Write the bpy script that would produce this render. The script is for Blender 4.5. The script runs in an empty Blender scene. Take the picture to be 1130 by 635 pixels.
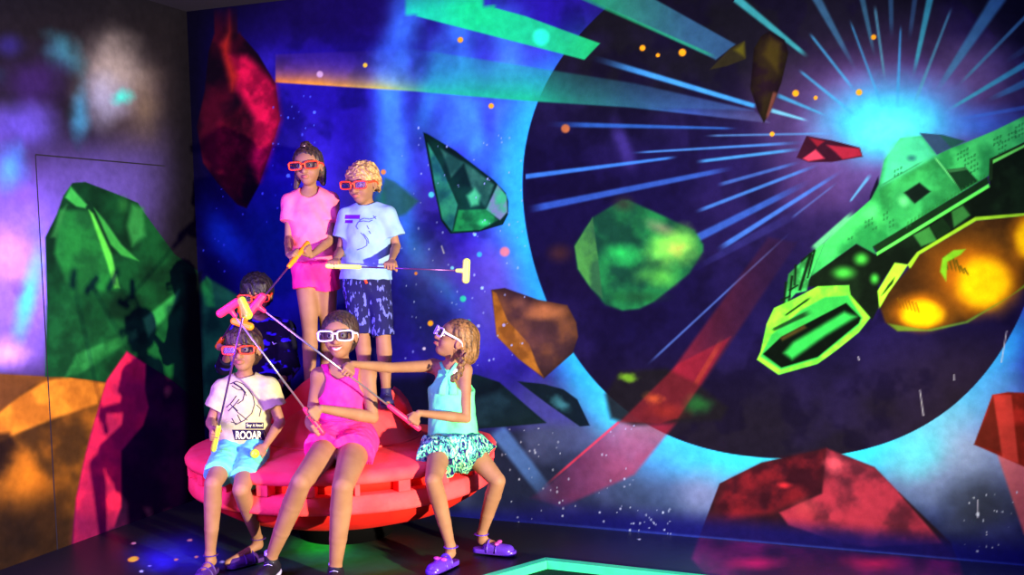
import bpy, math, random
import numpy as np
from mathutils import Vector, Matrix
from mathutils.bvhtree import BVHTree

# ------------------------------------------------------------------ camera, light, exposure
sc = bpy.context.scene
W, H, F = 1130.0, 635.0, 1175.0
PITCH, ROLL = math.radians(5.0), math.radians(1.0)
CY = 266 + F*math.tan(PITCH)
CX = 565.0
CAM = Vector((0, 0, 1.5))
cam_d = bpy.data.cameras.new('camera')
cam_d.sensor_width = 36; cam_d.lens = 36*F/W
cam_d.shift_y = (CY - H/2)/W
cam = bpy.data.objects.new('camera', cam_d)
RM = Matrix.Rotation(math.pi/2 - PITCH, 3, 'X') @ Matrix.Rotation(-ROLL, 3, 'Z')
cam.matrix_world = Matrix.Translation(CAM) @ RM.to_4x4()
sc.collection.objects.link(cam)
sc.camera = cam
sc.view_settings.view_transform = 'Standard'
sc.view_settings.look = 'None'
sc.view_settings.gamma = 1
sc.view_settings.use_curve_mapping = False
sc.view_settings.exposure = 0.38

wd = bpy.data.worlds.new('world'); sc.world = wd; wd.use_nodes = True
wd.node_tree.nodes['Background'].inputs[0].default_value = (0.25, 0.12, 1.0, 1)
wd.node_tree.nodes['Background'].inputs[1].default_value = 0.03

def lamp(name, kind, loc, aim, power, color, size=0.1, size_y=None, angle=None, blend=0.3):
    d = bpy.data.lights.new(name, kind); d.energy = power; d.color = color
    if kind == 'AREA':
        d.size = size
        if size_y: d.shape = 'RECTANGLE'; d.size_y = size_y
    else:
        d.shadow_soft_size = size
    if kind == 'SPOT': d.spot_size = math.radians(angle); d.spot_blend = blend
    o = bpy.data.objects.new(name, d); sc.collection.objects.link(o)
    o.location = loc
    o.rotation_euler = (Vector(aim) - Vector(loc)).to_track_quat('-Z', 'Y').to_euler()
    return o
lamp('key_spotlight', 'SPOT', (3.4, 0.1, 0.85), (-1.2, 5.5, 1.15), 3800, (1.0, 0.84, 0.60), 0.09, angle=62, blend=0.85)
lamp('blacklight_left', 'AREA', (-1.95, 3.7, 2.35), (-0.7, 5.5, 0.9), 62, (0.24, 0.10, 1.0), 1.1, 0.25)
lamp('blacklight_right', 'AREA', (1.6, 2.6, 2.6), (0.7, 5.0, 0.3), 34, (0.26, 0.30, 1.0), 1.2, 0.25)
lamp('violet_fill_low', 'AREA', (-2.1, 3.7, 0.9), (-0.8, 5.2, 0.9), 48, (0.34, 0.10, 0.95), 0.5, 0.5)  # added unseen fill, turns the children's left sides violet; no lamp known there

# ------------------------------------------------------------------ pixel <-> world
def ray(px, py):
    return RM @ Vector(((px-CX)/F, -(py-CY)/F, -1.0))
def P(px, py, Y):
    d = ray(px, py); return CAM + d*(Y/d.y)
def Pz(px, py, z):
    d = ray(px, py); return CAM + d*((z-CAM.z)/d.z)
RT = np.array(RM.transposed())
def project(X):
    L = (X - np.array(CAM)) @ RT.T
    return CX + F*L[:, 0]/(-L[:, 2]), CY - F*L[:, 1]/(-L[:, 2])

# ------------------------------------------------------------------ object helpers
C = sc.collection
def tag(o, label=None, cat=None, group=None, kind=None):
    if label: o['label'] = label
    if cat: o['category'] = cat
    if group: o['group'] = group
    if kind: o['kind'] = kind
    return o
def empty(name, loc=(0, 0, 0)):
    o = bpy.data.objects.new(name, None); o.location = loc; o.empty_display_size = 0.1
    C.objects.link(o); return o
def link(name, me, mat=None, parent=None, smooth=True):
    o = bpy.data.objects.new(name, me); C.objects.link(o)
    if mat: me.materials.append(mat)
    if smooth: me.polygons.foreach_set('use_smooth', [True]*len(me.polygons))
    if parent:
        o.parent = parent
        loc = Vector((0, 0, 0)); q = parent
        while q: loc = loc + q.location; q = q.parent
        o.location = -loc if loc.length else (0, 0, 0)
        # children geometry is modelled in world space; parents only carry a translation
    return o
def from_arrays(name, V, Q):
    me = bpy.data.meshes.new(name)
    V = np.asarray(V, dtype=np.float32); Q = np.asarray(Q, dtype=np.int32)
    me.vertices.add(len(V)); me.vertices.foreach_set('co', V.ravel())
    n, k = Q.shape
    me.loops.add(n*k); me.loops.foreach_set('vertex_index', Q.ravel())
    me.polygons.add(n); me.polygons.foreach_set('loop_start', np.arange(0, n*k, k, dtype=np.int32))
    me.update(calc_edges=True); me.validate()
    return me
def from_lists(name, V, Fc):
    me = bpy.data.meshes.new(name); me.from_pydata([tuple(v) for v in V], [], Fc); me.update()
    import bmesh
    b = bmesh.new(); b.from_mesh(me); bmesh.ops.recalc_face_normals(b, faces=b.faces); b.to_mesh(me); b.free()
    return me

class MB:
    def __init__(s): s.v = []; s.f = []
    def add(s, V, Fc):
        n = len(s.v); s.v += [tuple(v) for v in V]; s.f += [tuple(i+n for i in f) for f in Fc]; return s
    def tube(s, pts, rad, n=10, closed=False, flat=1.0, upv=None):
        pts = [Vector(p) for p in pts]; m = len(pts)
        rads = rad if isinstance(rad, (list, tuple)) else [rad]*m
        V = []; prev = None
        for i, p in enumerate(pts):
            if closed: t = pts[(i+1) % m] - pts[i-1]
            else: t = pts[min(i+1, m-1)] - pts[max(i-1, 0)]
            t.normalize()
            if prev is None:
                a = Vector(upv) if upv else (Vector((0, 0, 1)) if abs(t.z) < .9 else Vector((1, 0, 0)))
            else: a = prev
            a = (a - t*a.dot(t)).normalized(); prev = a; b = t.cross(a)
            for k in range(n):
                th = 2*math.pi*k/n
                V.append(p + a*math.cos(th)*rads[i]*flat + b*math.sin(th)*rads[i])
        Fc = []
        for i in range(m if closed else m-1):
            j = (i+1) % m
            for k in range(n):
                Fc.append((i*n+k, i*n+(k+1) % n, j*n+(k+1) % n, j*n+k))
        if not closed:
            Fc.append(tuple(range(n))[::-1]); Fc.append(tuple((m-1)*n+k for k in range(n)))
        return s.add(V, Fc)
    def lathe(s, prof, c, n=96, a0=0, a1=360):
        full = abs(a1-a0-360) < 1e-6; m = n if full else n+1
        V = []
        for i in range(m):
            th = math.radians(a0 + (a1-a0)*i/n)
            for r, z in prof: V.append((c[0]+r*math.cos(th), c[1]+r*math.sin(th), c[2]+z))
        k = len(prof); Fc = []
        for i in range(n):
            j = (i+1) % m
            for q in range(k-1): Fc.append((i*k+q, j*k+q, j*k+q+1, i*k+q+1))
        return s.add(V, Fc)
    def box(s, c, ax, hs):
        V = []
        for i in (-1, 1):
            for j in (-1, 1):
                for k in (-1, 1):
                    V.append(Vector(c) + Vector(ax[0])*hs[0]*i + Vector(ax[1])*hs[1]*j + Vector(ax[2])*hs[2]*k)
        return s.add(V, [(0, 1, 3, 2), (4, 6, 7, 5), (0, 4, 5, 1), (2, 3, 7, 6), (0, 2, 6, 4), (1, 5, 7, 3)])
    def sphere(s, c, r, ax=None, n=16, m=10):
        ax = ax or (Vector((1, 0, 0)), Vector((0, 1, 0)), Vector((0, 0, 1)))
        r = r if isinstance(r, (tuple, list)) else (r, r, r); V = []
        for i in range(m+1):
            ph = math.pi*i/m
            for k in range(n):
                th = 2*math.pi*k/n
                V.append(Vector(c) + ax[0]*r[0]*math.sin(ph)*math.cos(th) + ax[1]*r[1]*math.sin(ph)*math.sin(th) + ax[2]*r[2]*math.cos(ph))
        Fc = [(i*n+k, i*n+(k+1) % n, (i+1)*n+(k+1) % n, (i+1)*n+k) for i in range(m) for k in range(n)]
        return s.add(V, Fc)
    def build(s, name, mat, parent=None, smooth=True, bevel=0):
        o = link(name, from_lists(name, s.v, s.f), mat, parent, smooth)
        if bevel:
            b = o.modifiers.new('bevel', 'BEVEL'); b.width = bevel; b.segments = 2; b.limit_method = 'ANGLE'
        return o

# ------------------------------------------------------------------ materials
def lin(c):
    c = np.asarray(c, dtype=float)/255.0
    return np.where(c <= .04045, c/12.92, ((c+.055)/1.055)**2.4)
def mat(name, rgb, rough=.6, spec=.3, rgb2=None, scale=20, bump=0, bscale=60, metal=0, stretch=None, detail=4, lo=.35, hi=.65, coat=0, bdist=.02):
    m = bpy.data.materials.new(name); m.use_nodes = True; nt = m.node_tree; b = nt.nodes['Principled BSDF']
    b.inputs['Roughness'].default_value = rough; b.inputs['Specular IOR Level'].default_value = spec
    b.inputs['Metallic'].default_value = metal; b.inputs['Coat Weight'].default_value = coat
    tc = nt.nodes.new('ShaderNodeTexCoord'); mp = nt.nodes.new('ShaderNodeMapping')
    nt.links.new(tc.outputs['Object'], mp.inputs[0])
    if stretch: mp.inputs['Scale'].default_value = stretch
    n = nt.nodes.new('ShaderNodeTexNoise'); n.inputs['Scale'].default_value = scale; n.inputs['Detail'].default_value = detail
    nt.links.new(mp.outputs[0], n.inputs['Vector'])
    r = nt.nodes.new('ShaderNodeValToRGB')
    c1 = tuple(lin(rgb)); c2 = tuple(lin(rgb2)) if rgb2 else tuple(x*.88 for x in c1)
    r.color_ramp.elements[0].position = lo; r.color_ramp.elements[1].position = hi
    r.color_ramp.elements[0].color = (*c2, 1); r.color_ramp.elements[1].color = (*c1, 1)
    nt.links.new(n.outputs['Fac'], r.inputs[0]); nt.links.new(r.outputs[0], b.inputs['Base Color'])
    if bump:
        n2 = nt.nodes.new('ShaderNodeTexNoise'); n2.inputs['Scale'].default_value = bscale; n2.inputs['Detail'].default_value = 3
        nt.links.new(mp.outputs[0], n2.inputs['Vector'])
        bp = nt.nodes.new('ShaderNodeBump'); bp.inputs['Strength'].default_value = bump; bp.inputs['Distance'].default_value = bdist
        nt.links.new(n2.outputs['Fac'], bp.inputs['Height']); nt.links.new(bp.outputs[0], b.inputs['Normal'])
    return m
def paint_mat(name, rough=.95, spec=.02):
    m = bpy.data.materials.new(name); m.use_nodes = True; nt = m.node_tree; b = nt.nodes['Principled BSDF']
    b.inputs['Roughness'].default_value = rough; b.inputs['Specular IOR Level'].default_value = spec
    a = nt.nodes.new('ShaderNodeAttribute'); a.attribute_name = 'paint'
    tc = nt.nodes.new('ShaderNodeTexCoord')
    n = nt.nodes.new('ShaderNodeTexNoise'); n.inputs['Scale'].default_value = 22; n.inputs['Detail'].default_value = 7
    nt.links.new(tc.outputs['Object'], n.inputs['Vector'])
    mr = nt.nodes.new('ShaderNodeMapRange'); mr.inputs['From Min'].default_value = .3; mr.inputs['From Max'].default_value = .7
    mr.inputs['To Min'].default_value = .86; mr.inputs['To Max'].default_value = 1.12
    nt.links.new(n.outputs['Fac'], mr.inputs['Value'])
    mx = nt.nodes.new('ShaderNodeVectorMath'); mx.operation = 'SCALE'
    nt.links.new(a.outputs['Color'], mx.inputs[0]); nt.links.new(mr.outputs[0], mx.inputs['Scale'])
    nt.links.new(mx.outputs[0], b.inputs['Base Color'])
    n3 = nt.nodes.new('ShaderNodeTexNoise'); n3.inputs['Scale'].default_value = 140
    nt.links.new(tc.outputs['Object'], n3.inputs['Vector'])
    bp = nt.nodes.new('ShaderNodeBump'); bp.inputs['Strength'].default_value = .08; bp.inputs['Distance'].default_value = .01
    nt.links.new(n3.outputs['Fac'], bp.inputs['Height']); nt.links.new(bp.outputs[0], b.inputs['Normal'])
    return m

# ------------------------------------------------------------------ mural painter (paint colours on the walls)
rng = np.random.default_rng(7)
LAT = rng.random((16, 128, 128))
def vnoise(x, y, seed):
    g = LAT[seed % 16]; xi = np.floor(x).astype(int); yi = np.floor(y).astype(int)
    fx = x-xi; fy = y-yi; fx = fx*fx*(3-2*fx); fy = fy*fy*(3-2*fy)
    a = g[xi % 128, yi % 128]; b = g[(xi+1) % 128, yi % 128]; c = g[xi % 128, (yi+1) % 128]; d = g[(xi+1) % 128, (yi+1) % 128]
    return (a*(1-fx)+b*fx)*(1-fy) + (c*(1-fx)+d*fx)*fy
def fbm(x, y, s, seed=0, o=4):
    t = 0; a = .5; n = 0
    for i in range(o):
        t = t + a*vnoise(x/s*2**i + 17.3*i, y/s*2**i + 9.1*i, seed+i); n += a; a *= .5
    return t/n
def sm(e0, e1, x):
    t = np.clip((x-e0)/(e1-e0), 0, 1); return t*t*(3-2*t)

class Painter:
    def __init__(s, u, v, base):
        s.u = u; s.v = v; s.c = np.tile(np.asarray(base, float), (len(u), 1))
    def mix(s, m, col):
        col = np.asarray(col, float); m = np.clip(m, 0, 1)[:, None]
        s.c = s.c*(1-m) + (col if col.ndim == 2 else col[None, :])*m
    def add(s, m, col): s.c = s.c + np.asarray(m)[:, None]*np.asarray(col, float)[None, :]
    def blob(s, x, y, rx, ry, col, a=1, rot=0, noise=0, seed=3, hard=0.0):
        R = max(rx, ry)*1.9; idx = np.where((abs(s.u-x) < R) & (abs(s.v-y) < R))[0]
        if not len(idx): return
        t = math.radians(rot); du = s.u[idx]-x; dv = s.v[idx]-y
        p = (du*math.cos(t)+dv*math.sin(t))/rx; q = (-du*math.sin(t)+dv*math.cos(t))/ry
        d = np.sqrt(p*p+q*q)
        if noise: d = d + noise*(fbm(s.u[idx], s.v[idx], max(rx, ry)*.7, seed)-.5)*2
        m = (1-sm(hard, 1.15, d))*a
        s.c[idx] = s.c[idx]*(1-m[:, None]) + np.asarray(col, float)*m[:, None]
    def polymask(s, pts, soft=.8, pad=6):
        p = np.array(pts, float); lo = p.min(0)-pad; hi = p.max(0)+pad
        idx = np.where((s.u > lo[0]) & (s.u < hi[0]) & (s.v > lo[1]) & (s.v < hi[1]))[0]
        x = s.u[idx]; y = s.v[idx]; d = np.full(len(idx), 1e9); ins = np.zeros(len(idx), bool)
        n = len(p)
        for i in range(n):
            a = p[i]; b = p[(i+1) % n]; e = b-a; L = max(e@e, 1e-9)
            t = np.clip(((x-a[0])*e[0]+(y-a[1])*e[1])/L, 0, 1)
            d = np.minimum(d, (x-a[0]-t*e[0])**2 + (y-a[1]-t*e[1])**2)
            cr = ((a[1] > y) != (b[1] > y))
            if abs(e[1]) > 1e-9: ins ^= cr & (x < e[0]*(y-a[1])/e[1] + a[0])
        sd = np.sqrt(d)*np.where(ins, -1, 1)
        return idx, 1-sm(-soft, soft, sd), sd
    def poly(s, pts, col, a=1, soft=.8, tex=0, tscale=22, seed=5, col2=None, edge=0):
        idx, m, sd = s.polymask(pts, soft, pad=max(6, soft*1.5))
        if not len(idx): return
        col = np.asarray(col, float)[None, :]*np.ones((len(idx), 1))
        if col2 is not None or tex:
            n = fbm(s.u[idx], s.v[idx], tscale, seed, 4); n = sm(.3, .7, n)[:, None]
            c2 = np.asarray(col2, float)[None, :] if col2 is not None else col*(1-tex)
            col = col*n + c2*(1-n)
        if edge: col = col*(1-edge*np.exp(np.minimum(sd, 0)/7.0))[:, None]
        m = (m*a)[:, None]
        s.c[idx] = s.c[idx]*(1-m) + col*m
    def ray(s, x0, y0, x1, y1, w0, w1, col, a=1, f0=.12, f1=.25):
        d = np.array([x1-x0, y1-y0], float); L = np.hypot(*d); d /= L; R = max(w0, w1)+3
        idx = np.where((s.u > min(x0, x1)-R) & (s.u < max(x0, x1)+R) & (s.v > min(y0, y1)-R) & (s.v < max(y0, y1)+R))[0]
        du = s.u[idx]-x0; dv = s.v[idx]-y0; t = (du*d[0]+dv*d[1])/L; q = abs(-du*d[1]+dv*d[0])
        w = (w0+(w1-w0)*np.clip(t, 0, 1))/2*.8
        m = (1-sm(w*.6-.4, w*1.12+1.0, q))*sm(0, max(f0, 1e-3), t)*(1-sm(1-max(f1, 1e-3), 1, t))*a
        m = m[:, None]; s.c[idx] = s.c[idx]*(1-m)+np.asarray(col, float)*m

def paint_scene(u, v):
    p = Painter(u, v, (14, 8, 60)); n1 = fbm(u, v, 90, 1); n2 = fbm(u, v, 35, 4); n3 = fbm(u, v, 14, 8)
    # ---- back wall nebula
    p.mix(sm(235, 320, u)*1.0, (36, 20, 142))
    p.mix(sm(.42, .7, n1)*.7*sm(230, 330, u), (62, 44, 190))
    p.mix((1-sm(.3, .5, n2))*.5, (12, 8, 70))
    p.mix(sm(30, 90, v)*0 + (1-sm(20, 80, v))*sm(210, 330, u)*(1-sm(420, 560, u))*.7, (22, 8, 66))
    p.blob(300, 280, 70, 110, (10, 44, 105), .75, noise=.3)
    p.blob(245, 262, 26, 55, (26, 90, 190), .7, rot=-30, noise=.35)
    p.blob(225, 320, 50, 50, (8, 10, 60), .8)
    # vertical light streaks
    for (x0, x1, y0, y1, w, c, a) in ((448, 432, -20, 250, 19, (64, 140, 240), .95), (436, 470, 130, 380, 20, (58, 100, 220), .75),
            (520, 478, -10, 190, 19, (62, 150, 238), .85), (500, 530, 60, 210, 15, (54, 110, 225), .7), (535, 600, 0, 150, 22, (70, 160, 235), .7),
            (516, 511, 100, 165, 16, (64, 160, 240), .8), (585, 545, 60, 330, 18, (60, 100, 225), .6), (556, 588, 130, 330, 30, (58, 150, 235), .75),
            (470, 520, 250, 420, 20, (52, 84, 190), .6), (446, 426, -10, 80, 13, (66, 120, 250), .9), (426, 436, 60, 230, 12, (70, 135, 250), .9), (436, 505, 215, 350, 11, (52, 120, 225), .8),
            (478, 474, 40, 160, 12, (58, 170, 225), .8), (514, 522, 95, 185, 10, (66, 160, 240), .8), (556, 566, 60, 240, 12, (74, 150, 240), .7)):
        d = np.array([x1-x0, y1-y0], float); L = np.hypot(*d); d /= L
        t = ((u-x0)*d[0]+(v-y0)*d[1])/L; q = ((u-x0)*-d[1]+(v-y0)*d[0]) + 8*np.sin(t*5+x0)
        m = np.exp(-(q/w)**2)*sm(-.1, .25, t)*(1-sm(.7, 1.1, t))*(.75+.5*(n2-.5)*2)*a
        p.mix(m, c)
    p.blob(520, 120, 90, 130, (60, 80, 205), .45, noise=.35); p.blob(560, 300, 50, 70, (112, 96, 215), .7, noise=.4)
    p.blob(552, 345, 60, 80, (78, 66, 175), .7, noise=.4)
    p.blob(500, 300, 60, 40, (86, 60, 165), .55, noise=.4)
    p.blob(470, 360, 60, 60, (24, 24, 92), .8, noise=.3)
    p.blob(395, 330, 60, 130, (10, 14, 62), .9, noise=.3)
    p.blob(600, 450, 110, 60, (66, 66, 150), .8, noise=.4)
    # lower strip right of the saucer
    p.poly([(500, 476), (640, 466), (760, 480), (1140, 480), (1140, 650), (480, 600)], (62, 66, 124), 1, 10, col2=(30, 34, 70), tscale=60)
    p.ray(545, 470, 615, 560, 26, 22, (76, 110, 205), .8, .1, .5)
    p.blob(620, 575, 40, 26, (88, 80, 165), .7)
    p.poly([(480, 560), (800, 585), (1140, 612), (1140, 660), (480, 640)], (22, 22, 120), .9, 9)
    # ---- wide glow outside the planet disc
    cx, cy, R = 868, 218, 291
    rr = np.hypot(u-cx, v-cy)+ 3*np.sin(np.arctan2(v-cy, u-cx)*5)
    ang = np.degrees(np.arctan2(v-cy, u-cx))
    low = sm(60, 380, v)
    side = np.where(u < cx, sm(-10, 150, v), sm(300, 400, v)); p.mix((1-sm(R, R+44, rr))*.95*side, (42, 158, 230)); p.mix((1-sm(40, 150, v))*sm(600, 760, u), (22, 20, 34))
    lowmask = sm(400, 470, v)
    p.mix((1-sm(R-5, R+130, rr))*lowmask*.75*sm(620, 700, u), (108, 140, 205))
    p.mix((1-sm(R, R+52, rr))*lowmask, (52, 180, 226))
    p.blob(725, 500, 80, 36, (60, 130, 215), .5, noise=.4)
    p.blob(1075, 500, 110, 90, (150, 160, 200), .8, noise=.3)
    p.blob(1015, 500, 50, 34, (90, 195, 225), .8, rot=-30, noise=.3)
    p.blob(1105, 430, 60, 60, (90, 150, 215), .6, rot=-40)
    p.blob(1085, 565, 60, 48, (52, 54, 70), .85, noise=.5)
    p.blob(1110, 600, 60, 30, (40, 40, 90), .8, noise=.3)
    p.blob(775, 545, 40, 34, (130, 130, 185), .6, noise=.3)
    p.mix((1-sm(206, 250, u))*(1-sm(120, 330, v))*.8, (8, 6, 14)); p.mix((1-sm(0, 60, v))*(1-sm(240, 420, u))*.7, (10, 6, 24))  # light falloff toward the room corner and ceiling, darkened into the paint
    # planet disc
    disc = 1-sm(R-.8, R+.8, rr)
    p.mix(disc, (20, 13, 56))
    p.mix(disc*(1-sm(60, 190, v))*.85, (21, 19, 25))
    p.mix(disc*sm(360, 470, v)*.85, (27, 21, 34))
    p.mix(disc*sm(.5, .75, n1)*.35, (44, 30, 100))
    p.mix(disc*sm(900, 1080, u)*sm(330, 420, v)*.6, (44, 32, 42))
    p.mix(disc*(1-sm(.3, .48, n2))*.45, (14, 8, 36))
    p.blob(688, 160, 12, 40, (66, 50, 140), .7, rot=-20, noise=.3)
    p.blob(618, 280, 18, 14, (74, 40, 40), .8); p.blob(660, 300, 90, 50, (22, 12, 40), .6)
    # ---- burst
    p.blob(985, 150, 230, 190, (74, 52, 112), .65, noise=.45, seed=6)
    p.blob(985, 120, 165, 100, (104, 70, 120), .6, noise=.5, seed=9)
    p.blob(1070, 90, 90, 60, (122, 98, 150), .55, noise=.55, seed=2)
    p.blob(900, 200, 70, 50, (86, 56, 120), .6, noise=.5, seed=4)
    p.blob(985, 135, 135, 76, (130, 110, 200), .75, noise=.35, seed=5)
    p.blob(1080, 138, 80, 28, (60, 110, 215), .7, noise=.2)
    p.blob(985, 135, 96, 60, (60, 180, 230), .98, noise=.25, seed=7, hard=.1)
    p.blob(982, 140, 60, 40, (84, 222, 245), .95, noise=.2, hard=.1)
    B = (64, 150, 205); Bd = (52, 92, 178); T = (62, 165, 180)
    for r in ((812, -2, 893, 64, 12, 5, T, 1, 0, .15), (900, -4, 948, 84, 13, 3, (62, 110, 150), .9, 0, .5), (892, 35, 946, 104, 3, 4, B, .9),
              (880, 76, 948, 131, 3, 5, B, .9), (937, 20, 975, 122, 2, 4, B, .8), (951, -4, 966, 66, 8, 3, (60, 110, 140), .9, 0, .4), (965, 4, 977, 92, 4, 3, (80, 140, 165), .9),
              (983, -4, 984, 44, 7, 5, (56, 100, 140), .8, 0, .5), (994, 26, 990, 122, 2, 5, B, .9), (1010, -4, 1003, 48, 7, 5, (56, 96, 135), .7, 0, .5),
              (1027, -5, 1007, 88, 10, 4, T, .95, 0, .3), (1051, 6, 1007, 120, 3, 5, (80, 150, 170), .8), (1104, -5, 1030, 106, 22, 5, (70, 130, 160), .95, 0, .3),
              (1135, 15, 1055, 97, 5, 4, (76, 140, 160), .9, 0), (1135, 69, 1042, 124, 9, 3, T, .95, 0), (1135, 90, 1085, 113, 11, 5, (60, 140, 180), .7, 0, .6),
              (1135, 52, 1107, 70, 10, 5, (60, 90, 120), .5, 0, .6), (1135, 118, 1050, 133, 6, 3, (60, 110, 200), .6, 0, .4),
              (855, 104, 915, 129, 6, 2, B, .95), (848, 121, 894, 134, 6, 2, (110, 190, 225), .95), (775, 150, 935, 147, 2, 3, (80, 130, 200), .85),
              (694, 169, 892, 157, 2, 4, (70, 130, 215), .95), (766, 179, 888, 164, 4, 4, (70, 150, 225), .95), (790, 205, 886, 178, 5, 4, (66, 110, 200), .8),
              (765, 235, 908, 180, 5, 4, (66, 125, 215), .9), (765, 265, 900, 197, 12, 7, (52, 92, 190), .9, .05, .4), (790, 277, 932, 187, 8, 4, (66, 120, 220), .9),
              (872, 242, 926, 200, 3, 2, (80, 110, 190), .6), (937, 224, 962, 191, 2, 5, (90, 170, 225), .9), (712, 405, 876, 253, 3, 2, (76, 106, 190), .8),
              (580, 195, 750, 173, 7, 3, (62, 130, 225), .95, 0, .1), (580, 232, 812, 185, 11, 6, (54, 98, 200), .85, .1, .15), (600, 137, 816, 142, 8, 2, (46, 100, 195), .9, .25, .1),
              (760, 300, 900, 225, 8, 14, (50, 50, 130), .5, .3, .4)):
        r = list(r) + [1]*(8-len(r)); r[7] *= .82; p.ray(*r)
    p.blob(984, 142, 46, 26, (96, 228, 246), .9, noise=.2, hard=.1)
    # ---- wide beams
    def grad(pts, stops, a=1, soft=1, axis=0, up=None):
        idx, m, sd = p.polymask(pts, soft)
        x = (u if axis == 0 else v)[idx]; xs = [q[0] for q in stops]
        col = np.stack([np.interp(x, xs, [q[1][k] for q in stops]) for k in range(3)], 1)
        al = np.interp(x, xs, [q[2] if len(q) > 2 else 1 for q in stops])
        if up is not None:
            (ax, ay), (bx, by), fall = up      # fade away from the lower edge
            yl = ay + (by-ay)*(u[idx]-ax)/(bx-ax); al = al*np.exp(-np.maximum(yl - v[idx], 0)/fall)
        al = al*(.8+.4*n2[idx])
        mm = np.clip(m*al*a, 0, 1)[:, None]; p.c[idx] = p.c[idx]*(1-mm)+col*mm
    grad([(383, -4), (500, -4), (580, 18), (662, 48), (645, 66), (580, 49), (460, 18)], [(383, (20, 110, 100)), (450, (32, 190, 165)), (520, (26, 200, 132)), (600, (30, 170, 130)), (662, (30, 160, 100))], 1, 1)
    grad([(640, -5), (715, -5), (812, 49), (790, 66)], [(640, (30, 130, 92)), (700, (44, 110, 110)), (760, (50, 90, 130)), (815, (44, 74, 120))], .95, 1.2)
    p.ray(640, -3, 792, 64, 4, 4, (34, 160, 110), .6, 0, .1)
    grad([(304, 60), (460, 54), (580, 73), (700, 92), (832, 122), (850, 136), (690, 118), (580, 111), (460, 101), (304, 91)],
         [(304, (236, 138, 50)), (380, (238, 170, 60)), (430, (180, 190, 90)), (475, (44, 190, 140)), (575, (26, 186, 118)), (620, (30, 120, 100)), (690, (40, 90, 120)), (760, (50, 72, 150)), (850, (90, 90, 140), .4)],
         1, 1.2, 0, up=((304, 91), (580, 111), 13))
    idx, m, sd = p.polymask([(455, 54), (580, 73), (700, 92), (832, 122), (690, 118), (580, 111), (460, 101)], 2)
    mm = (m*.80*sm(440, 520, u[idx])*np.exp(-np.maximum(101+(u[idx]-460)*.085 - v[idx], 0)/60))[:, None]; xx = u[idx]
    cc = np.stack([np.interp(xx, [455, 580, 640, 720, 830], q) for q in ((34, 28, 36, 44, 56), (150, 160, 96, 76, 80), (140, 128, 96, 120, 150))], 1)
    p.c[idx] = p.c[idx]*(1-mm)+cc*mm
    p.ray(648, 62, 836, 118, 9, 6, (60, 132, 205), 1, .35, .03)
    # red beam
    grad([(848, 262), (880, 268), (748, 465), (700, 524), (620, 560), (585, 550), (603, 537), (682, 466), (743, 407)],
         [(585, (96, 40, 100), .3), (640, (130, 44, 100), .6), (690, (176, 46, 86), .65), (730, (160, 34, 60), .7), (790, (80, 24, 40), .7), (880, (50, 22, 40), .2)], .95, 3)
    p.ray(800, 370, 752, 450, 7, 7, (140, 76, 40), .5, .3, .3)
    p.ray(683, 466, 596, 541, 3, 3, (220, 50, 90), .7, 0, .4)
    # ---- rocks on the back wall
    D = (12, 10, 22)
    # red crystal top left
    p.poly([(240, 26), (262, 34), (285, 60), (304, 92), (309, 132), (297, 172), (285, 206), (272, 230), (262, 226), (240, 202), (224, 180), (217, 140), (226, 100), (230, 58)], (70, 10, 30), 1, 1.2, col2=(18, 6, 20), tscale=40)
    p.poly([(250, 60), (272, 62), (290, 78), (304, 94), (309, 132), (298, 170), (286, 200), (276, 178), (280, 130), (262, 100)], (222, 22, 72), .95, 7, col2=(140, 12, 50), tscale=16)
    p.poly([(252, 60), (262, 84), (256, 100), (244, 50), (254, 34)], (190, 44, 32), .8, 6)
    p.poly([(240, 136), (272, 112), (280, 150), (266, 216), (240, 196)], (120, 14, 40), .6, 5, col2=(50, 6, 20), tscale=16)
    # teal crystal
    p.poly([(467, 146), (472, 148), (502, 166), (545, 199), (558, 213), (561, 222), (561, 236), (555, 248), (528, 256), (497, 258), (487, 244), (478, 205)], (14, 54, 52), 1, .8, col2=(10, 34, 40), tscale=20, edge=.4)
    p.poly([(472, 158), (486, 182), (505, 226), (499, 256), (488, 242), (480, 205)], (44, 128, 112), 1, 1.2, col2=(26, 80, 96), tscale=18)
    p.poly([(486, 164), (520, 184), (545, 204), (536, 230), (520, 206), (512, 180), (498, 196)], (54, 112, 100), .8, 2, col2=(30, 76, 72), tscale=14)
    p.poly([(515, 216), (524, 208), (530, 216), (528, 226), (520, 228)], (70, 180, 130), .9, 3)
    p.poly([(549, 204), (559, 216), (560, 234), (552, 243), (536, 232)], (58, 160, 120), .95, 1.2, col2=(110, 120, 160), tscale=12)
    p.poly([(506, 232), (536, 231), (550, 243), (530, 254), (500, 256)], (30, 132, 76), .95, 1.5, col2=(20, 84, 56), tscale=12)
    p.blob(533, 246, 10, 5, (60, 220, 130), .8)
    # bright green rock
    p.poly([(654, 240), (686, 221), (694, 221), (766, 254), (776, 270), (776, 278), (761, 302), (722, 333), (706, 341), (687, 343), (668, 337), (652, 318), (637, 297), (634, 270)], (30, 110, 64), 1, 2.2, col2=(18, 58, 48), tscale=30)
    p.poly([(654, 240), (660, 285), (665, 330), (652, 318), (638, 297), (634, 272)], (70, 130, 66), .9, 1.2, col2=(44, 84, 60), tscale=20)
    p.blob(686, 280, 30, 16, (46, 200, 96), .85, noise=.4); p.blob(740, 272, 32, 26, (130, 205, 84), .9, noise=.4, seed=9); p.blob(748, 275, 12, 10, (190, 150, 84), .6, noise=.4)
    p.blob(730, 252, 20, 10, (150, 130, 110), .6, rot=25, noise=.3); p.blob(730, 305, 30, 16, (96, 190, 76), .7, noise=.4); p.blob(688, 225, 16, 12, (50, 44, 44), .7)
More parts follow.
